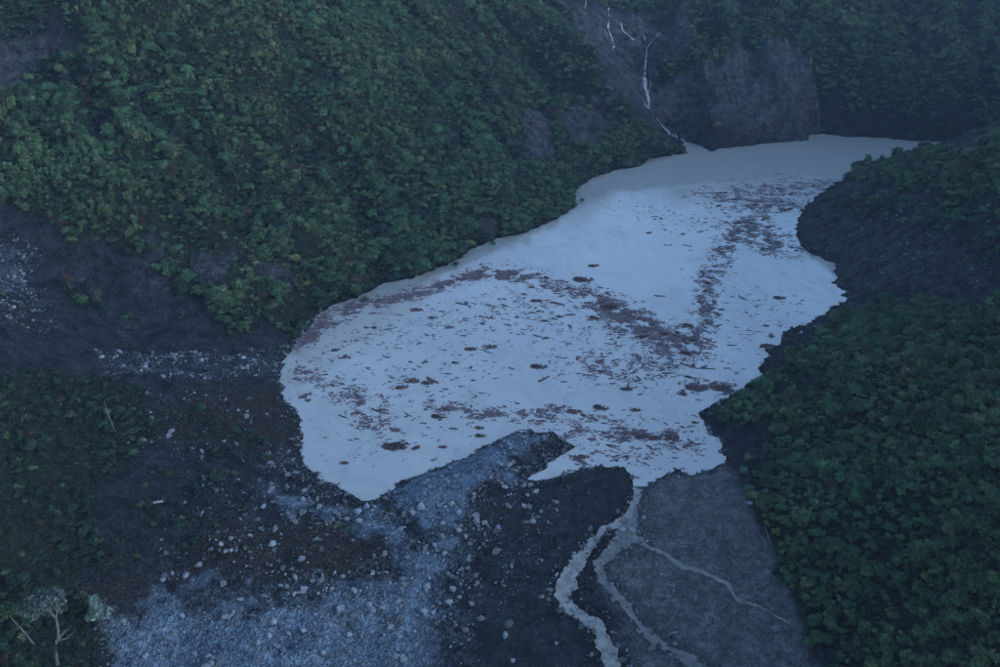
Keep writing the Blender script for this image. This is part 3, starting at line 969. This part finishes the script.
pick = np.where(is_reed, 7 + RNG.integers(0, 2, n_pl), pick_shrub)
rot = RNG.uniform(0, 6.283, n_pl)
inside = (u > 5) & (u < 995) & (v > 5) & (v < 690)
score = np.where(inside, size / dep * np.where(is_reed, .9, 1.0), 0)

sh_i = [i for i in np.argsort(-score) if not is_reed[i]][:300]
rd_i = [i for i in np.argsort(-score) if is_reed[i]][:300]


def area_of(i):
    if u[i] > 690: return 'R'
    if v[i] > 345 and u[i] < 330: return 'L'
    return 'H'


AREA_SH = {'R': ('leafy green shrub in the dense thicket on the lower right slope', 'shrubs of the lower right thicket'),
           'L': ('shade-darkened shrub on the shaded soil mound at lower left', 'shrubs of the lower left mound'),
           'H': ('green shrub on the left hillside just above the lake', 'shrubs of the left hillside')}
AREA_RD = {'R': ('clump of arching reed blades on the lower right slope', 'reed clumps of the lower right slope'),
           'L': ('clump of arching reed blades on the lower left mound', 'reed clumps of the lower left mound'),
           'H': ('clump of arching reed blades on the left hillside', 'reed clumps of the left hillside')}
taken = np.zeros(n_pl, bool)
usedp = set()
for lst, names, cat in ((sh_i, AREA_SH, 'shrub'), (rd_i, AREA_RD, 'reeds')):
    for i in lst:
        taken[i] = True
        k = int(pick[i])
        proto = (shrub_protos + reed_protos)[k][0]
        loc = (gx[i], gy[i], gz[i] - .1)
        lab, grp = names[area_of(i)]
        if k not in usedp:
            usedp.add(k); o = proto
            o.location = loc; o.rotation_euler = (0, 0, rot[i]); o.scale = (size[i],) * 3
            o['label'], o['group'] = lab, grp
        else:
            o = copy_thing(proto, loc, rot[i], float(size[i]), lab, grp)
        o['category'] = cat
crown_objs = [c for _, c in shrub_protos + reed_protos]
far_m = gy + .9 * gx > 470
for nm, lab, sel in (('hillside_thicket', 'mixed green shrubs and reeds covering the left hillside', (u < 690) & (v < 345)),
                     ('hillside_thicket', 'mixed shrubs covering the hazy far slope and the right headland', (u >= 690) & (v < 290)),
                     ('hillside_thicket', 'mixed low shrubs filling the lower corners', ((u >= 690) & (v >= 290)) | ((u < 690) & (v >= 345)))):
    s_ = sel & ~taken
    if s_.sum() == 0: continue
    n_ = int(s_.sum())
    sc3 = size[s_][:, None] * np.stack([RNG.uniform(.85, 1.25, n_), RNG.uniform(.85, 1.25, n_), RNG.uniform(.7, 1.15, n_)], -1)
    rt = np.stack([RNG.normal(size=n_) * .12, RNG.normal(size=n_) * .12, rot[s_]], -1)
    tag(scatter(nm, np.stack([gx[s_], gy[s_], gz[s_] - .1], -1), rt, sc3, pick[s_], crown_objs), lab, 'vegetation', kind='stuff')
print('plants', n_pl)


# ------------------------------------------------------------------ single trees
def limb_tree(name, px, height_px, crown_spec, trunk_paths, barkm, leafm, label, cat='tree', group=None, seed=1):
    """trunk_paths and crown lobes are given in metres round the base; the base stands on the ground"""
    b = hit([px])[0]
    t = empty(name, (b[0], b[1], b[2] - .15))
    V, Fc = join_parts([tube(p, r, 7, False) for p, r in trunk_paths])
    mesh_obj('trunk', V, Fc, barkm, t, True)
    for k, (cx, cy, cz, r, h, n, lf) in enumerate(crown_spec):
        c = crown_mesh('crown', n, r, h, lf, leafm, 9, .1, seed * 10 + k, .2, t)
        c.location = (cx, cy, cz)
    tag(t, label, cat, group)
    return t


limb_tree('forked_tree', (57, 664), 95,
          [(.9, .3, 11.6, 3.5, 4.6, 1500, .36), (-1.6, 0, 10.8, 2.2, 3.2, 500, .36)],
          [([(0, 0, 0), (.2, 0, 2.5), (.9, .2, 5.2), (2.4, .3, 7.0), (3.0, .3, 7.6)], [.36, .33, .30, .2, .1]),
           ([(1.3, .2, 5.8), (1.6, .2, 7.6), (1.8, .2, 10.0)], [.26, .24, .22]),
           ([(1.8, .2, 10.0), (1.2, .2, 11.4), (.3, .2, 13.0), (-.9, .1, 14.2)], [.2, .17, .12, .05]),
           ([(1.8, .2, 10.0), (2.2, .3, 11.6), (2.0, .3, 13.2), (1.6, .3, 15)], [.18, .15, .1, .04]),
           ([(.9, .2, 5.2), (2.6, .4, 5.6), (4.4, .6, 7.2)], [.18, .14, .05])],
          M['pale_bark'], M['grey_leaf'], 'tall pale forked tree with a rounded grey-green crown at lower left', seed=3)
limb_tree('bushy_tree', (101, 632), 60, [(0, 0, .6, 2.5, 6.5, 700, .36), (-.2, 0, 5.0, 1.3, 4.6, 260, .34)],
          [([(0, 0, 0), (.1, 0, 4), (-.1, 0, 8.5)], [.22, .16, .04])], M['bark'], M['grey_leaf'],
          'grey-green pointed bushy tree beside the forked tree, against the gravel', seed=4)
limb_tree('leaning_tree', (34, 644), 40, [(-3.2, .2, 5.2, 2.4, 3.2, 380, .36)],
          [([(0, 0, 0), (-1.0, .1, 2.4), (-3.0, .2, 6.4)], [.16, .13, .05])], M['pale_bark'], M['leaf'],
          'thin leaning tree left of the tall forked tree', seed=5)
for k, (px, s, lab) in enumerate([((866, 168), 1.25, 'dark round tree leftmost on the headland crest against the lake'),
                                  ((896, 157), 1.15, 'dark round tree second from left on the headland crest'),
                                  ((921, 152), 1.05, 'small tree third from left on the headland crest'),
                                  ((985, 128), 1.6, 'large round tree at right edge behind the headland crest')]):
    limb_tree('crest_tree', px, 30, [(0, 0, .9 * s, 1.9 * s, 3.6 * s, 420, .34)], [([(0, 0, 0), (.1, 0, 1.8 * s), (0, 0, 3.4 * s)], [.2, .15, .04])],
              M['bark'], M['leaf_tall'], lab, seed=20 + k)
for k, (px, s, lab) in enumerate([((456, 268), 1.0, 'dark bush standing in the lake by the silt bank'),
                                  ((435, 271), .8, 'small dark bush on the left lake edge beside the silt bank'),
                                  ((366, 301), .7, 'small green bush stranded on the silt strip at left'),
                                  ((493, 246), 1.0, 'green bush on the silt spit at the left shore'),
                                  ((582, 202), .8, 'low bush at the tip of the left shore by the brown water')]):
    limb_tree('shore_bush', px, 10, [(0, 0, .1, 1.5 * s, 2.6 * s, 240, .30)], [([(0, 0, -.2), (.1, 0, 1.0 * s), (0, 0, 2.0 * s)], [.1, .08, .03])],
              M['bark'], M['leaf_tall'], lab, 'bush', seed=40 + k)


def bare_tree(name, px, paths, mat, label, cat='dead tree'):
    b = hit([px])[0]
    t = empty(name, (b[0], b[1], b[2] - .2))
    for k, (p, r) in enumerate(paths):
        V, Fc = tube(p, r, 6)
        mesh_obj('trunk' if k == 0 else 'branch', V, Fc, mat, t, True)
    tag(t, label, cat)
    return t


bare_tree('dead_tree', (115, 431), [([(0, 0, 0), (-.5, 0, 3), (-1.0, .1, 5.5), (-1.1, .2, 8.2)], [.2, .16, .11, .04]),
                                   ([(-.3, 0, 2.0), (.5, .1, 3.4), (.8, .2, 4.6)], [.09, .06, .02]), ([(-.9, 0, 5.2), (-1.8, .1, 6.6)], [.06, .02])],
          M['pale_bark'], 'slender bare pale tree trunk standing on the dark lower left mound')
bare_tree('broken_stump', (22, 421), [([(0, 0, 0), (.2, 0, 1.0), (.5, 0, 1.9)], [.12, .11, .08])], M['dead'], 'bleached broken stem, left one of two on the lower left mound')
bare_tree('broken_stump', (27, 421), [([(0, 0, 0), (-.1, 0, 1.0), (.1, 0, 1.8)], [.12, .10, .08])], M['dead'], 'bleached broken stem, right one of two on the lower left mound')
bare_tree('bare_pole', (772, 546), [([(0, 0, 0), (-1.0, .2, 2.4), (-2.0, .3, 5.0)], [.13, .11, .05])], M['dead'], 'long bare pole leaning left out of the right thicket', 'dead pole')
bare_tree('bare_pole', (765, 552), [([(0, 0, 0), (-.1, .1, 1.8), (-.3, .1, 3.6)], [.09, .08, .04]), ([(-.1, .1, 1.8), (-.8, .1, 3.6), (-1.6, .1, 4.6)], [.06, .04, .02])], M['dead'],
          'short upright bare stem below the leaning pole by the right thicket', 'dead pole')
bare_tree('fallen_log', (154, 505), [([(-1.6, 0, .5), (0, .3, .6), (1.8, .5, .8)], [.26, .25, .2]), ([(.4, .3, .7), (.9, .2, 1.5)], [.09, .04])], M['dead'], 'bleached fallen log lying on the lower left mound', 'log')
bare_tree('fallen_branch', (775, 373), [([(-3.0, 0, .35), (-1.2, .2, .6), (.4, 0, .45), (2.2, .3, .6), (3.2, .1, .4)], [.07, .1, .12, .1, .05]), ([(.4, 0, .5), (1.2, -.5, .9)], [.06, .02])],
          M['dead'], 'bleached crooked branch lying on dark soil at the right shore', 'branch')


# ------------------------------------------------------------------ boulders and stones
def rock_mesh(name, seed, mat, n=15):
    import bmesh
    rg = np.random.default_rng(seed)
    d = rg.normal(size=(n, 3)); d /= np.linalg.norm(d, axis=1)[:, None]
    d *= rg.uniform(.82, 1.08, (n, 1)); d *= np.array([1, rg.uniform(.65, .9), rg.uniform(.5, .75)])
    bm = bmesh.new()
    for p in d: bm.verts.new(p)
    r = bmesh.ops.convex_hull(bm, input=bm.verts)
    bmesh.ops.delete(bm, geom=[g for g in r['geom_interior'] if isinstance(g, bmesh.types.BMVert)], context='VERTS')
    me = bpy.data.meshes.new(name); bm.to_mesh(me); bm.free()
    me.materials.append(mat)
    o = bpy.data.objects.new(name, me); COL.objects.link(o)
    return o


rock_protos = [rock_mesh('boulder', 400 + k, M['pale_rock' if k < 3 else 'rock' if k < 7 else 'dark_rock'], 14 + k % 4) for k in range(9)]
NAMED_ROCKS = [  # pixel, width in px, mesh, label
    ((340, 612), 17, 0, 'large pale flat boulder on the gravel at bottom centre-left'), ((349, 642), 13, 1, 'rounded pale boulder low in the bottom gravel fan'),
    ((269, 637), 10, 2, 'lone pale boulder on the smooth gravel fan at bottom'), ((304, 591), 12, 1, 'pale boulder on the upper rim of the gravel fan'),
    ((295, 578), 9, 0, 'pale boulder against the dark soil above the gravel fan'), ((428, 587), 13, 2, 'pale boulder beside the stone row at the centre'),
    ((424, 613), 12, 0, 'tilted pale slab in the stone row at bottom centre'), ((403, 659), 12, 1, 'pale boulder near the bottom edge, right of the gravel fan'),
    ((272, 545), 11, 2, 'solitary pale boulder on dark soil left of centre'), ((510, 464), 12, 4, 'rounded grey boulder on the debris spit'),
    ((523, 487), 11, 1, 'pale boulder at the foot of the spit by the inlet'), ((536, 492), 9, 2, 'pale boulder right of the spit foot, nearest the inlet'),
    ((524, 507), 8, 0, 'small white boulder on dark mud below the spit'), ((541, 512), 7, 0, 'small white stone on dark mud, right of the spit'),
    ((475, 518), 11, 0, 'light angular slab on dark mud below the spit'), ((421, 508), 11, 1, 'pale boulder heading the heap below the lake outlet'),
    ((459, 531), 9, 0, 'white boulder at the top of the stone row'), ((477, 576), 10, 4, 'grey boulder alone on the dark mud at centre'),
    ((540, 597), 9, 4, 'grey boulder alone on the mud left of the stream'), ((508, 625), 14, 7, 'broad dark boulder half sunk in mud at bottom centre'),
    ((496, 552), 12, 5, 'low grey boulder at the edge of the dark mud'), ((453, 590), 10, 1, 'pale boulder on mud just right of the stone row'),
    ((141, 505), 9, 7, 'dark round boulder beside the bleached log'), ((182, 617), 9, 0, 'pale boulder on the left end of the gravel fan'),
    ((556, 644), 6, 2, 'small pale stone near the left stream at bottom'), ((513, 661), 6, 1, 'small pale stone at the bottom edge on mud')]
used_rock = set()


def place_rock(k, p, w, sink=.25, label=None, group=None, flat=1.0):
    r = w / 2
    if k not in used_rock:
        used_rock.add(k); o = rock_protos[k]
    else:
        o = rock_protos[k].copy(); COL.objects.link(o)
    o.location = (p[0], p[1], p[2] + r * (.5 - sink))
    o.rotation_euler = (random.uniform(-.4, .4), random.uniform(-.4, .4), random.uniform(0, 6.28))
    o.scale = (r * random.uniform(.9, 1.15), r * random.uniform(.85, 1.1), r * flat * random.uniform(.85, 1.2))
    tag(o, label, 'boulder', group)
    return o


for px, w, k, lab in NAMED_ROCKS:
    p = hit([px])[0]
    dpt = to_px(p)[2]
    place_rock(k, p, w * dpt / FPX, .25, lab, None)
# loose stones
sp = .62
qx, qy = np.meshgrid(np.arange(-200, 190, sp), np.arange(108, 330, sp))
qx = (qx + RNG.uniform(-.5, .5, qx.shape) * sp).ravel(); qy = (qy + RNG.uniform(-.5, .5, qy.shape) * sp).ravel()
rho = np.zeros(qx.shape)
qw = 2.0 * fbm(qx, qy, 6, 3, 141)
for poly, d in ROUGH:
    rho = np.maximum(rho, d * smooth(1.5, -1.5, sdist(qx, qy, poly) + qw))
rho *= np.clip(.5 + 1.3 * fbm(qx, qy, 5, 3, 151), .05, 1.8)
# a line of rubble along the left shore and round the spit
qs = height(qx, qy, SD)
rho = np.maximum(rho, .8 * smooth(2.5, .6, qs) * (qs > -.2) * (qy < 275) * (qx < 22))
rho = np.maximum(rho, .30 * smooth(2.0, .4, qs) * (qs > -.2) * (qy < 300) * (qx >= 22))
for p, w in STREAMS[:2]:
    d_, q_ = ldist(qx, qy, p)
    rho = np.maximum(rho, .28 * smooth(2.2, .9, d_ / np.interp(q_, np.arange(len(w)), w)))
rho *= (qs > -.3)
kp = RNG.uniform(size=rho.shape) < rho * sp * sp * 4.5
qx, qy = qx[kp], qy[kp]
qz = height(qx, qy)
qr = .13 + .17 * RNG.pareto(2.1, len(qx))
qr = np.minimum(qr, .95)
uu, vv, dd = to_px(np.stack([qx, qy, qz], -1))
okv = (uu > 2) & (uu < 998) & (vv < 672)
gpale = zmax(GRAVEL, qx, qy, 2.2)
kk = np.where(RNG.uniform(size=len(qx)) < .25 + .6 * gpale, RNG.integers(0, 5, len(qx)), RNG.integers(3, 9, len(qx)))
kk = np.where(height(qx, qy, SD) < 2.2, RNG.integers(5, 9, len(qx)), kk)
big = [i for i in np.argsort(-(qr / dd) * okv)[:275]]
bigset = np.zeros(len(qx), bool); bigset[big] = True
for i in big:
    if vv[i] < 400: lab = ('grey boulder in the left gully or on the left bank', 'boulders of the left gully')
    elif uu[i] > 640: lab = ('grey boulder along the right bank or on the mud bar', 'boulders of the right bank')
    elif vv[i] < 520 and uu[i] < 385: lab = ('boulder in the rubble along the near left lake shore', 'boulders of the near left shore')
    elif vv[i] < 500: lab = ('angular boulder on the debris spit jutting into the lake', 'boulders of the debris spit')
    elif uu[i] < 440: lab = ('boulder strewn over the gravel fan at bottom left', 'boulders of the gravel fan')
    else: lab = ('boulder strewn on the dark mud between spit and streams', 'boulders of the mud flat')
    place_rock(int(kk[i]), (qx[i], qy[i], qz[i]), qr[i] * 2, .2, *lab)
s_ = ~bigset
n_ = int(s_.sum())
sc3 = qr[s_][:, None] * RNG.uniform(.75, 1.2, (n_, 3))
rt = np.stack([RNG.uniform(-.5, .5, n_), RNG.uniform(-.5, .5, n_), RNG.uniform(0, 6.28, n_)], -1)
tag(scatter('rubble', np.stack([qx[s_], qy[s_], qz[s_] + qr[s_] * .25], -1), rt, sc3, kk[s_], rock_protos), 'small loose stones and rubble strewn over dam and shore', 'rubble', kind='stuff')
print('stones', len(qx))


# ------------------------------------------------------------------ driftwood on the lake
def log_parts(rg, L, r):
    bend = rg.normal() * .08 * L
    pts = [(-L / 2, 0, 0), (-L / 6, bend, .03), (L / 6, bend * 1.1, .02), (L / 2, 0, .05)]
    parts = [tube(pts, [r, r * .95, r * .8, r * .45], 6)]
    for _ in range(rg.integers(1, 4)):
        x = rg.uniform(-.3, .4) * L; a = rg.uniform(-.9, .9) + (0 if rg.random() < .5 else math.pi)
        l2 = rg.uniform(.12, .3) * L
        parts.append(tube([(x, bend, .03), (x + l2 * math.cos(a + .6), bend + l2 * math.sin(a + .6), rg.uniform(.05, .4))], [r * .45, r * .12], 5))
    return parts


def make_log(seed):
    rg = np.random.default_rng(seed)
    t = empty('driftwood_log', (0, 0, 0))
    ps = log_parts(rg, 1.0 * rg.uniform(2.4, 3.4), rg.uniform(.13, .2))
    mesh_obj('trunk', *ps[0], M['drift'], t, True)
    for p in ps[1:]: mesh_obj('branch', *p, M['drift'], t, True)
    return t


def raft_mesh(seed, r, n):
    """floating heap of short sticks and brush, low in the water"""
    rg = np.random.default_rng(seed)
    parts = []
    for i in range(n):
        a = rg.uniform(0, 6.28); q = r * math.sqrt(rg.random())
        b = rg.normal() * .7; L = rg.uniform(.25, .8) * r
        c = Vector((q * math.cos(a) * 1.25, q * math.sin(a) * .75, rg.uniform(.0, .28) * (1 - q / r * .7) * r))
        d = Vector((math.cos(b), math.sin(b), rg.normal() * .12)) * L / 2
        parts.append(tube([c - d, c + d * .2 + Vector((0, 0, .02)), c + d], [.05 * r + .03, .06 * r + .03, .02], 4, False))
    # matted underlayer: overlapping ragged patches
    V, Fc = [], []
    for _ in range(7):
        a = rg.uniform(0, 6.28); q = r * rg.uniform(.1, .8); cx, cy = 1.3 * q * math.cos(a), .7 * q * math.sin(a)
        rr = r * rg.uniform(.22, .5); k = 9; o = len(V); z0 = -.02 + .04 * rg.random()
        for j in range(k):
            t = 6.283 * j / k; e = rr * rg.uniform(.45, 1.3)
            V.append((cx + 1.3 * e * math.cos(t), cy + .8 * e * math.sin(t), z0))
        V.append((cx, cy, z0 + rr * .3))
        Fc += [(o + j, o + (j + 1) % k, o + k) for j in range(k)]
    return parts, (V, Fc)


def make_raft(seed, r, n):
    t = empty('driftwood_raft', (0, 0, 0))
    parts, under = raft_mesh(seed, r, n)
    mesh_obj('sticks', *join_parts(parts), M['drift'], t)
    mesh_obj('brush_mat', *under, M['brush'], t)
    return t


log_protos = [make_log(500 + k) for k in range(4)]
raft_protos = [make_raft(520 + k, 1.0, 26) for k in range(4)]
used_d = set()


def place_drift(kind, k, x, y, rz, s, label, group=None):
    protos = log_protos if kind == 'log' else raft_protos
    if (kind, k) not in used_d:
        used_d.add((kind, k)); o = protos[k]
        o.location = (x, y, .03); o.rotation_euler = (0, 0, rz); o.scale = (s,) * 3
        o['label'] = label
        if group: o['group'] = group
    else:
        o = copy_thing(protos[k], (x, y, .03), rz, s, label, group)
    o['category'] = 'log' if kind == 'log' else 'driftwood'
    return o


NAMED_DRIFT = [  # kind, pixel, width px, heading, label
    ('raft', (538, 367), 17, 0, 'red-brown brush raft alone near the middle of the lake'), ('raft', (471, 349), 13, 0, 'round dark brush raft left of the lake middle'),
    ('raft', (490, 347), 14, 0, 'flat dark raft just right of the round one'), ('raft', (479, 428), 10, 0, 'dark double raft near the tip of the spit, upper half'),
    ('raft', (480, 436), 11, 0, 'red-brown double raft near the tip of the spit, lower half'), ('raft', (396, 446), 26, 0, 'long grey mat of brush afloat near the lower left shore'),
    ('raft', (412, 381), 15, 0, 'dark oval raft in the left half of the lake'), ('raft', (427, 383), 13, 0, 'flat raft trailing right of the dark oval one'),
    ('raft', (437, 417), 14, 0, 'dark red raft left of the spit tip'), ('raft', (443, 447), 9, 0, 'small dark upright heap near the spit'),
    ('raft', (344, 463), 9, 0, 'lone dark heap near the lower left shore'), ('raft', (593, 266), 11, 0, 'lone dark raft in the open upper lake'),
    ('raft', (582, 280), 20, 0, 'wide dark raft at the upper edge of the debris belt'), ('raft', (610, 307), 20, 0, 'dark red raft at the left end of the central debris belt'),
    ('log', (660, 296), 13, .1, 'single short log afloat in the open water right of middle'), ('log', (743, 298), 13, -.9, 'dark log afloat slanting near the right side'),
    ('log', (544, 379), 16, .7, 'thin slanting log just below the red-brown raft'), ('raft', (627, 389), 13, 0, 'dark small raft right of middle'),
    ('raft', (635, 410), 11, 0, 'dark heap afloat low and right of middle'), ('raft', (574, 412), 15, 0, 'dark raft above the tip of the spit'),
    ('raft', (600, 408), 16, 0, 'flat grey raft above and right of the spit tip'), ('raft', (655, 438), 15, 0, 'red-brown raft low right, left one of a pair'),
    ('raft', (670, 438), 17, 0, 'red-brown raft low right, right one of a pair'), ('log', (693, 442), 15, -.8, 'slanting dark log near the lower right shore'),
    ('raft', (694, 388), 18, 0, 'flat grey mat near the right shore, left end'), ('raft', (722, 388), 22, 0, 'flat grey mat near the right shore, right end'),
    ('raft', (303, 397), 9, 0, 'small dark heap near the left shore'), ('raft', (583, 457), 12, 0, 'dark heap in the inlet right of the spit'),
    ('raft', (455, 363), 8, 0, 'small black heap left of the lake middle'), ('log', (524, 430), 9, 0, 'small log lodged at the tip of the spit'),
    ('raft', (416, 310), 12, 0, 'dark raft near the left debris band'), ('raft', (432, 318), 9, 0, 'small dark raft below the left debris band'),
]
rg = np.random.default_rng(77)
for j, (kind, px, w, hd, lab) in enumerate(NAMED_DRIFT):
    p = at(*px)
    s = w * to_px(p)[2] / FPX / (2.9 if kind == 'log' else 2.4)
    place_drift(kind, j % 4, p[0], p[1], hd + rg.normal() * .1, s, lab)

BELTS = [  # pixel polyline, half width m, logs weight, litter weight
    ([(296, 348), (318, 326), (350, 308), (400, 298), (440, 286), (480, 274), (530, 276)], 3.2, 26, 1500),
    ([(480, 268), (525, 276), (560, 286), (600, 300), (640, 322), (690, 340)], 5.5, 52, 900),
    ([(600, 300), (640, 330), (690, 346)], 6.0, 34, 1200),
    ([(690, 346), (655, 365), (620, 372), (580, 366)], 8.0, 34, 500),
    ([(765, 215), (735, 232), (722, 258), (706, 282), (706, 312), (692, 344)], 3.6, 50, 1100),
    ([(735, 222), (770, 245), (790, 250)], 9.0, 60, 900),
    ([(700, 196), (760, 192), (825, 184)], 10.0, 80, 900),
    ([(740, 205), (790, 205)], 9, 50, 600),
    ([(296, 365), (330, 385), (365, 402), (378, 428), (395, 432)], 3.4, 16, 360),
    ([(430, 405), (470, 412), (530, 416), (560, 410)], 2.8, 16, 330),
    ([(560, 425), (620, 432), (680, 440)], 6, 24, 330),
    ([(690, 386), (735, 390)], 2.4, 6, 260),
    ([(500, 300), (560, 330), (600, 345)], 14, 42, 220),
    ([(330, 345), (400, 335), (470, 318), (520, 300)], 12, 46, 260),
    ([(320, 375), (400, 390), (480, 370)], 12, 30, 120),
    ([(625, 205), (670, 215), (690, 235)], 14, 30, 90),
    ([(720, 300), (780, 300), (740, 350), (690, 420)], 13, 40, 130),
    ([(560, 450), (640, 455), (690, 440)], 6, 14, 120),
    ([(330, 440), (420, 440), (470, 430)], 12, 12, 60),
]
cand = []
flake = []
for line, hw, nl, nlit in BELTS:
    P = at(*np.array(line, float).T)[:, :2]
    seg = np.r_[0, np.cumsum(np.linalg.norm(np.diff(P, axis=0), axis=1))]
    def sample(n, spread):
        s = rg.uniform(0, seg[-1], n)
        x = np.interp(s, seg, P[:, 0]); y = np.interp(s, seg, P[:, 1])
        return x + rg.normal(size=n) * spread, y + rg.normal(size=n) * spread
    x, y = sample(nl * 2, hw * .75); cand += list(zip(x, y))
    x, y = sample(int(nlit * 6.5), hw * .68); flake += list(zip(x, y))
cand = np.array(cand); flake = np.array(flake)
cand = cand[height(cand[:, 0], cand[:, 1], SD) < -.8]
flake = flake[height(flake[:, 0], flake[:, 1], SD) < -.2]
flake = flake[(fbm(flake[:, 0], flake[:, 1], 4.5, 3, 171) + .25 * rg.normal(size=len(flake))) > .02]
rg.shuffle(cand)
kinds = rg.random(len(cand)) < .62
szs = np.clip(rg.lognormal(-.68, .55, len(cand)), .2, 1.9)
depc = to_px(np.c_[cand, np.zeros(len(cand))])[2]
order = np.arange(len(cand))


def belt_label(x, y, kind):
    u_, v_, _ = to_px(np.array([x, y, 0.]))
    w = 'dark driftwood log' if kind == 'log' else 'small driftwood heap'
    if v_ < 262 and u_ > 610: return f'{w} afloat in the far right of the lake', f'{w}s of the far right'
    if u_ > 680: return f'{w} afloat near the right shore', f'{w}s of the right side'
    if u_ < 440: return f'{w} afloat in the left part of the lake', f'{w}s of the left part'
    if v_ > 400: return f'{w} afloat in the near part of the lake by the dam', f'{w}s of the near part'
    return f'{w} afloat in the middle of the lake', f'{w}s of the middle'


cnt = {'log': 0, 'raft': 0}
for i in order:
    kind = 'log' if kinds[i] else 'raft'
    if cnt[kind] >= (290 if kind == 'log' else 265): continue
    cnt[kind] += 1
    x, y = cand[i]
    s = float(szs[i]) * (.85 if kind == 'log' else .95)
    lab, grp = belt_label(x, y, kind)
    place_drift(kind, int(rg.integers(0, 4)), x, y, float(rg.normal() * .45 - (.25 if kind == 'log' else 0)), s, lab, grp)
# fine litter: thousands of flakes of bark and leaf afloat
V, Fc = [], []
for x, y in flake:
    r = rg.lognormal(-1.45, .55); a0 = rg.normal() * .6; k = 6; o = len(V)
    zz = .006 + rg.random() * .03
    for j in range(k):
        t = 6.283 * j / k + rg.normal() * .2; q = r * rg.uniform(.6, 1.25)
        dx, dy = 1.6 * q * math.cos(t), .65 * q * math.sin(t)
        V.append((x + dx * math.cos(a0) - dy * math.sin(a0), y + dx * math.sin(a0) + dy * math.cos(a0), zz))
    V.append((x, y, zz + .05))
    Fc += [(o + j, o + (j + 1) % k, o + k) for j in range(k)]
tag(mesh_obj('floating_litter', V, Fc, M['litter']), 'purplish brown litter of bark and leaves drifting in belts on the lake', 'litter', kind='stuff')
print('drift', cnt, 'flakes', len(flake))

# ------------------------------------------------------------------ the air
hm = bpy.data.materials.new('evening_haze'); hm.use_nodes = True
nt = hm.node_tree
for n in list(nt.nodes):
    if n.type == 'BSDF_PRINCIPLED': nt.nodes.remove(n)
pv = nt.nodes.new('ShaderNodeVolumePrincipled')
pv.inputs['Color'].default_value = (.6, .76, 1.0, 1)
pv.inputs['Density'].default_value = .00008
out = next(n for n in nt.nodes if n.type == 'OUTPUT_MATERIAL')
nt.links.new(pv.outputs[0], out.inputs['Volume'])
zt, zb = max(GZ.max(), CAM_H) + 8, GZ.min() - 2
bx = [(x, y, z) for z in (zb, zt) for x, y in ((-440, -120), (440, -120), (440, 910), (-440, 910))]
hz = mesh_obj('haze', bx, [(3, 2, 1, 0), (4, 5, 6, 7), (0, 1, 5, 4), (1, 2, 6, 5), (2, 3, 7, 6), (3, 0, 4, 7)], hm)
tag(hz, 'thin blue evening haze filling the valley', 'haze', kind='stuff')
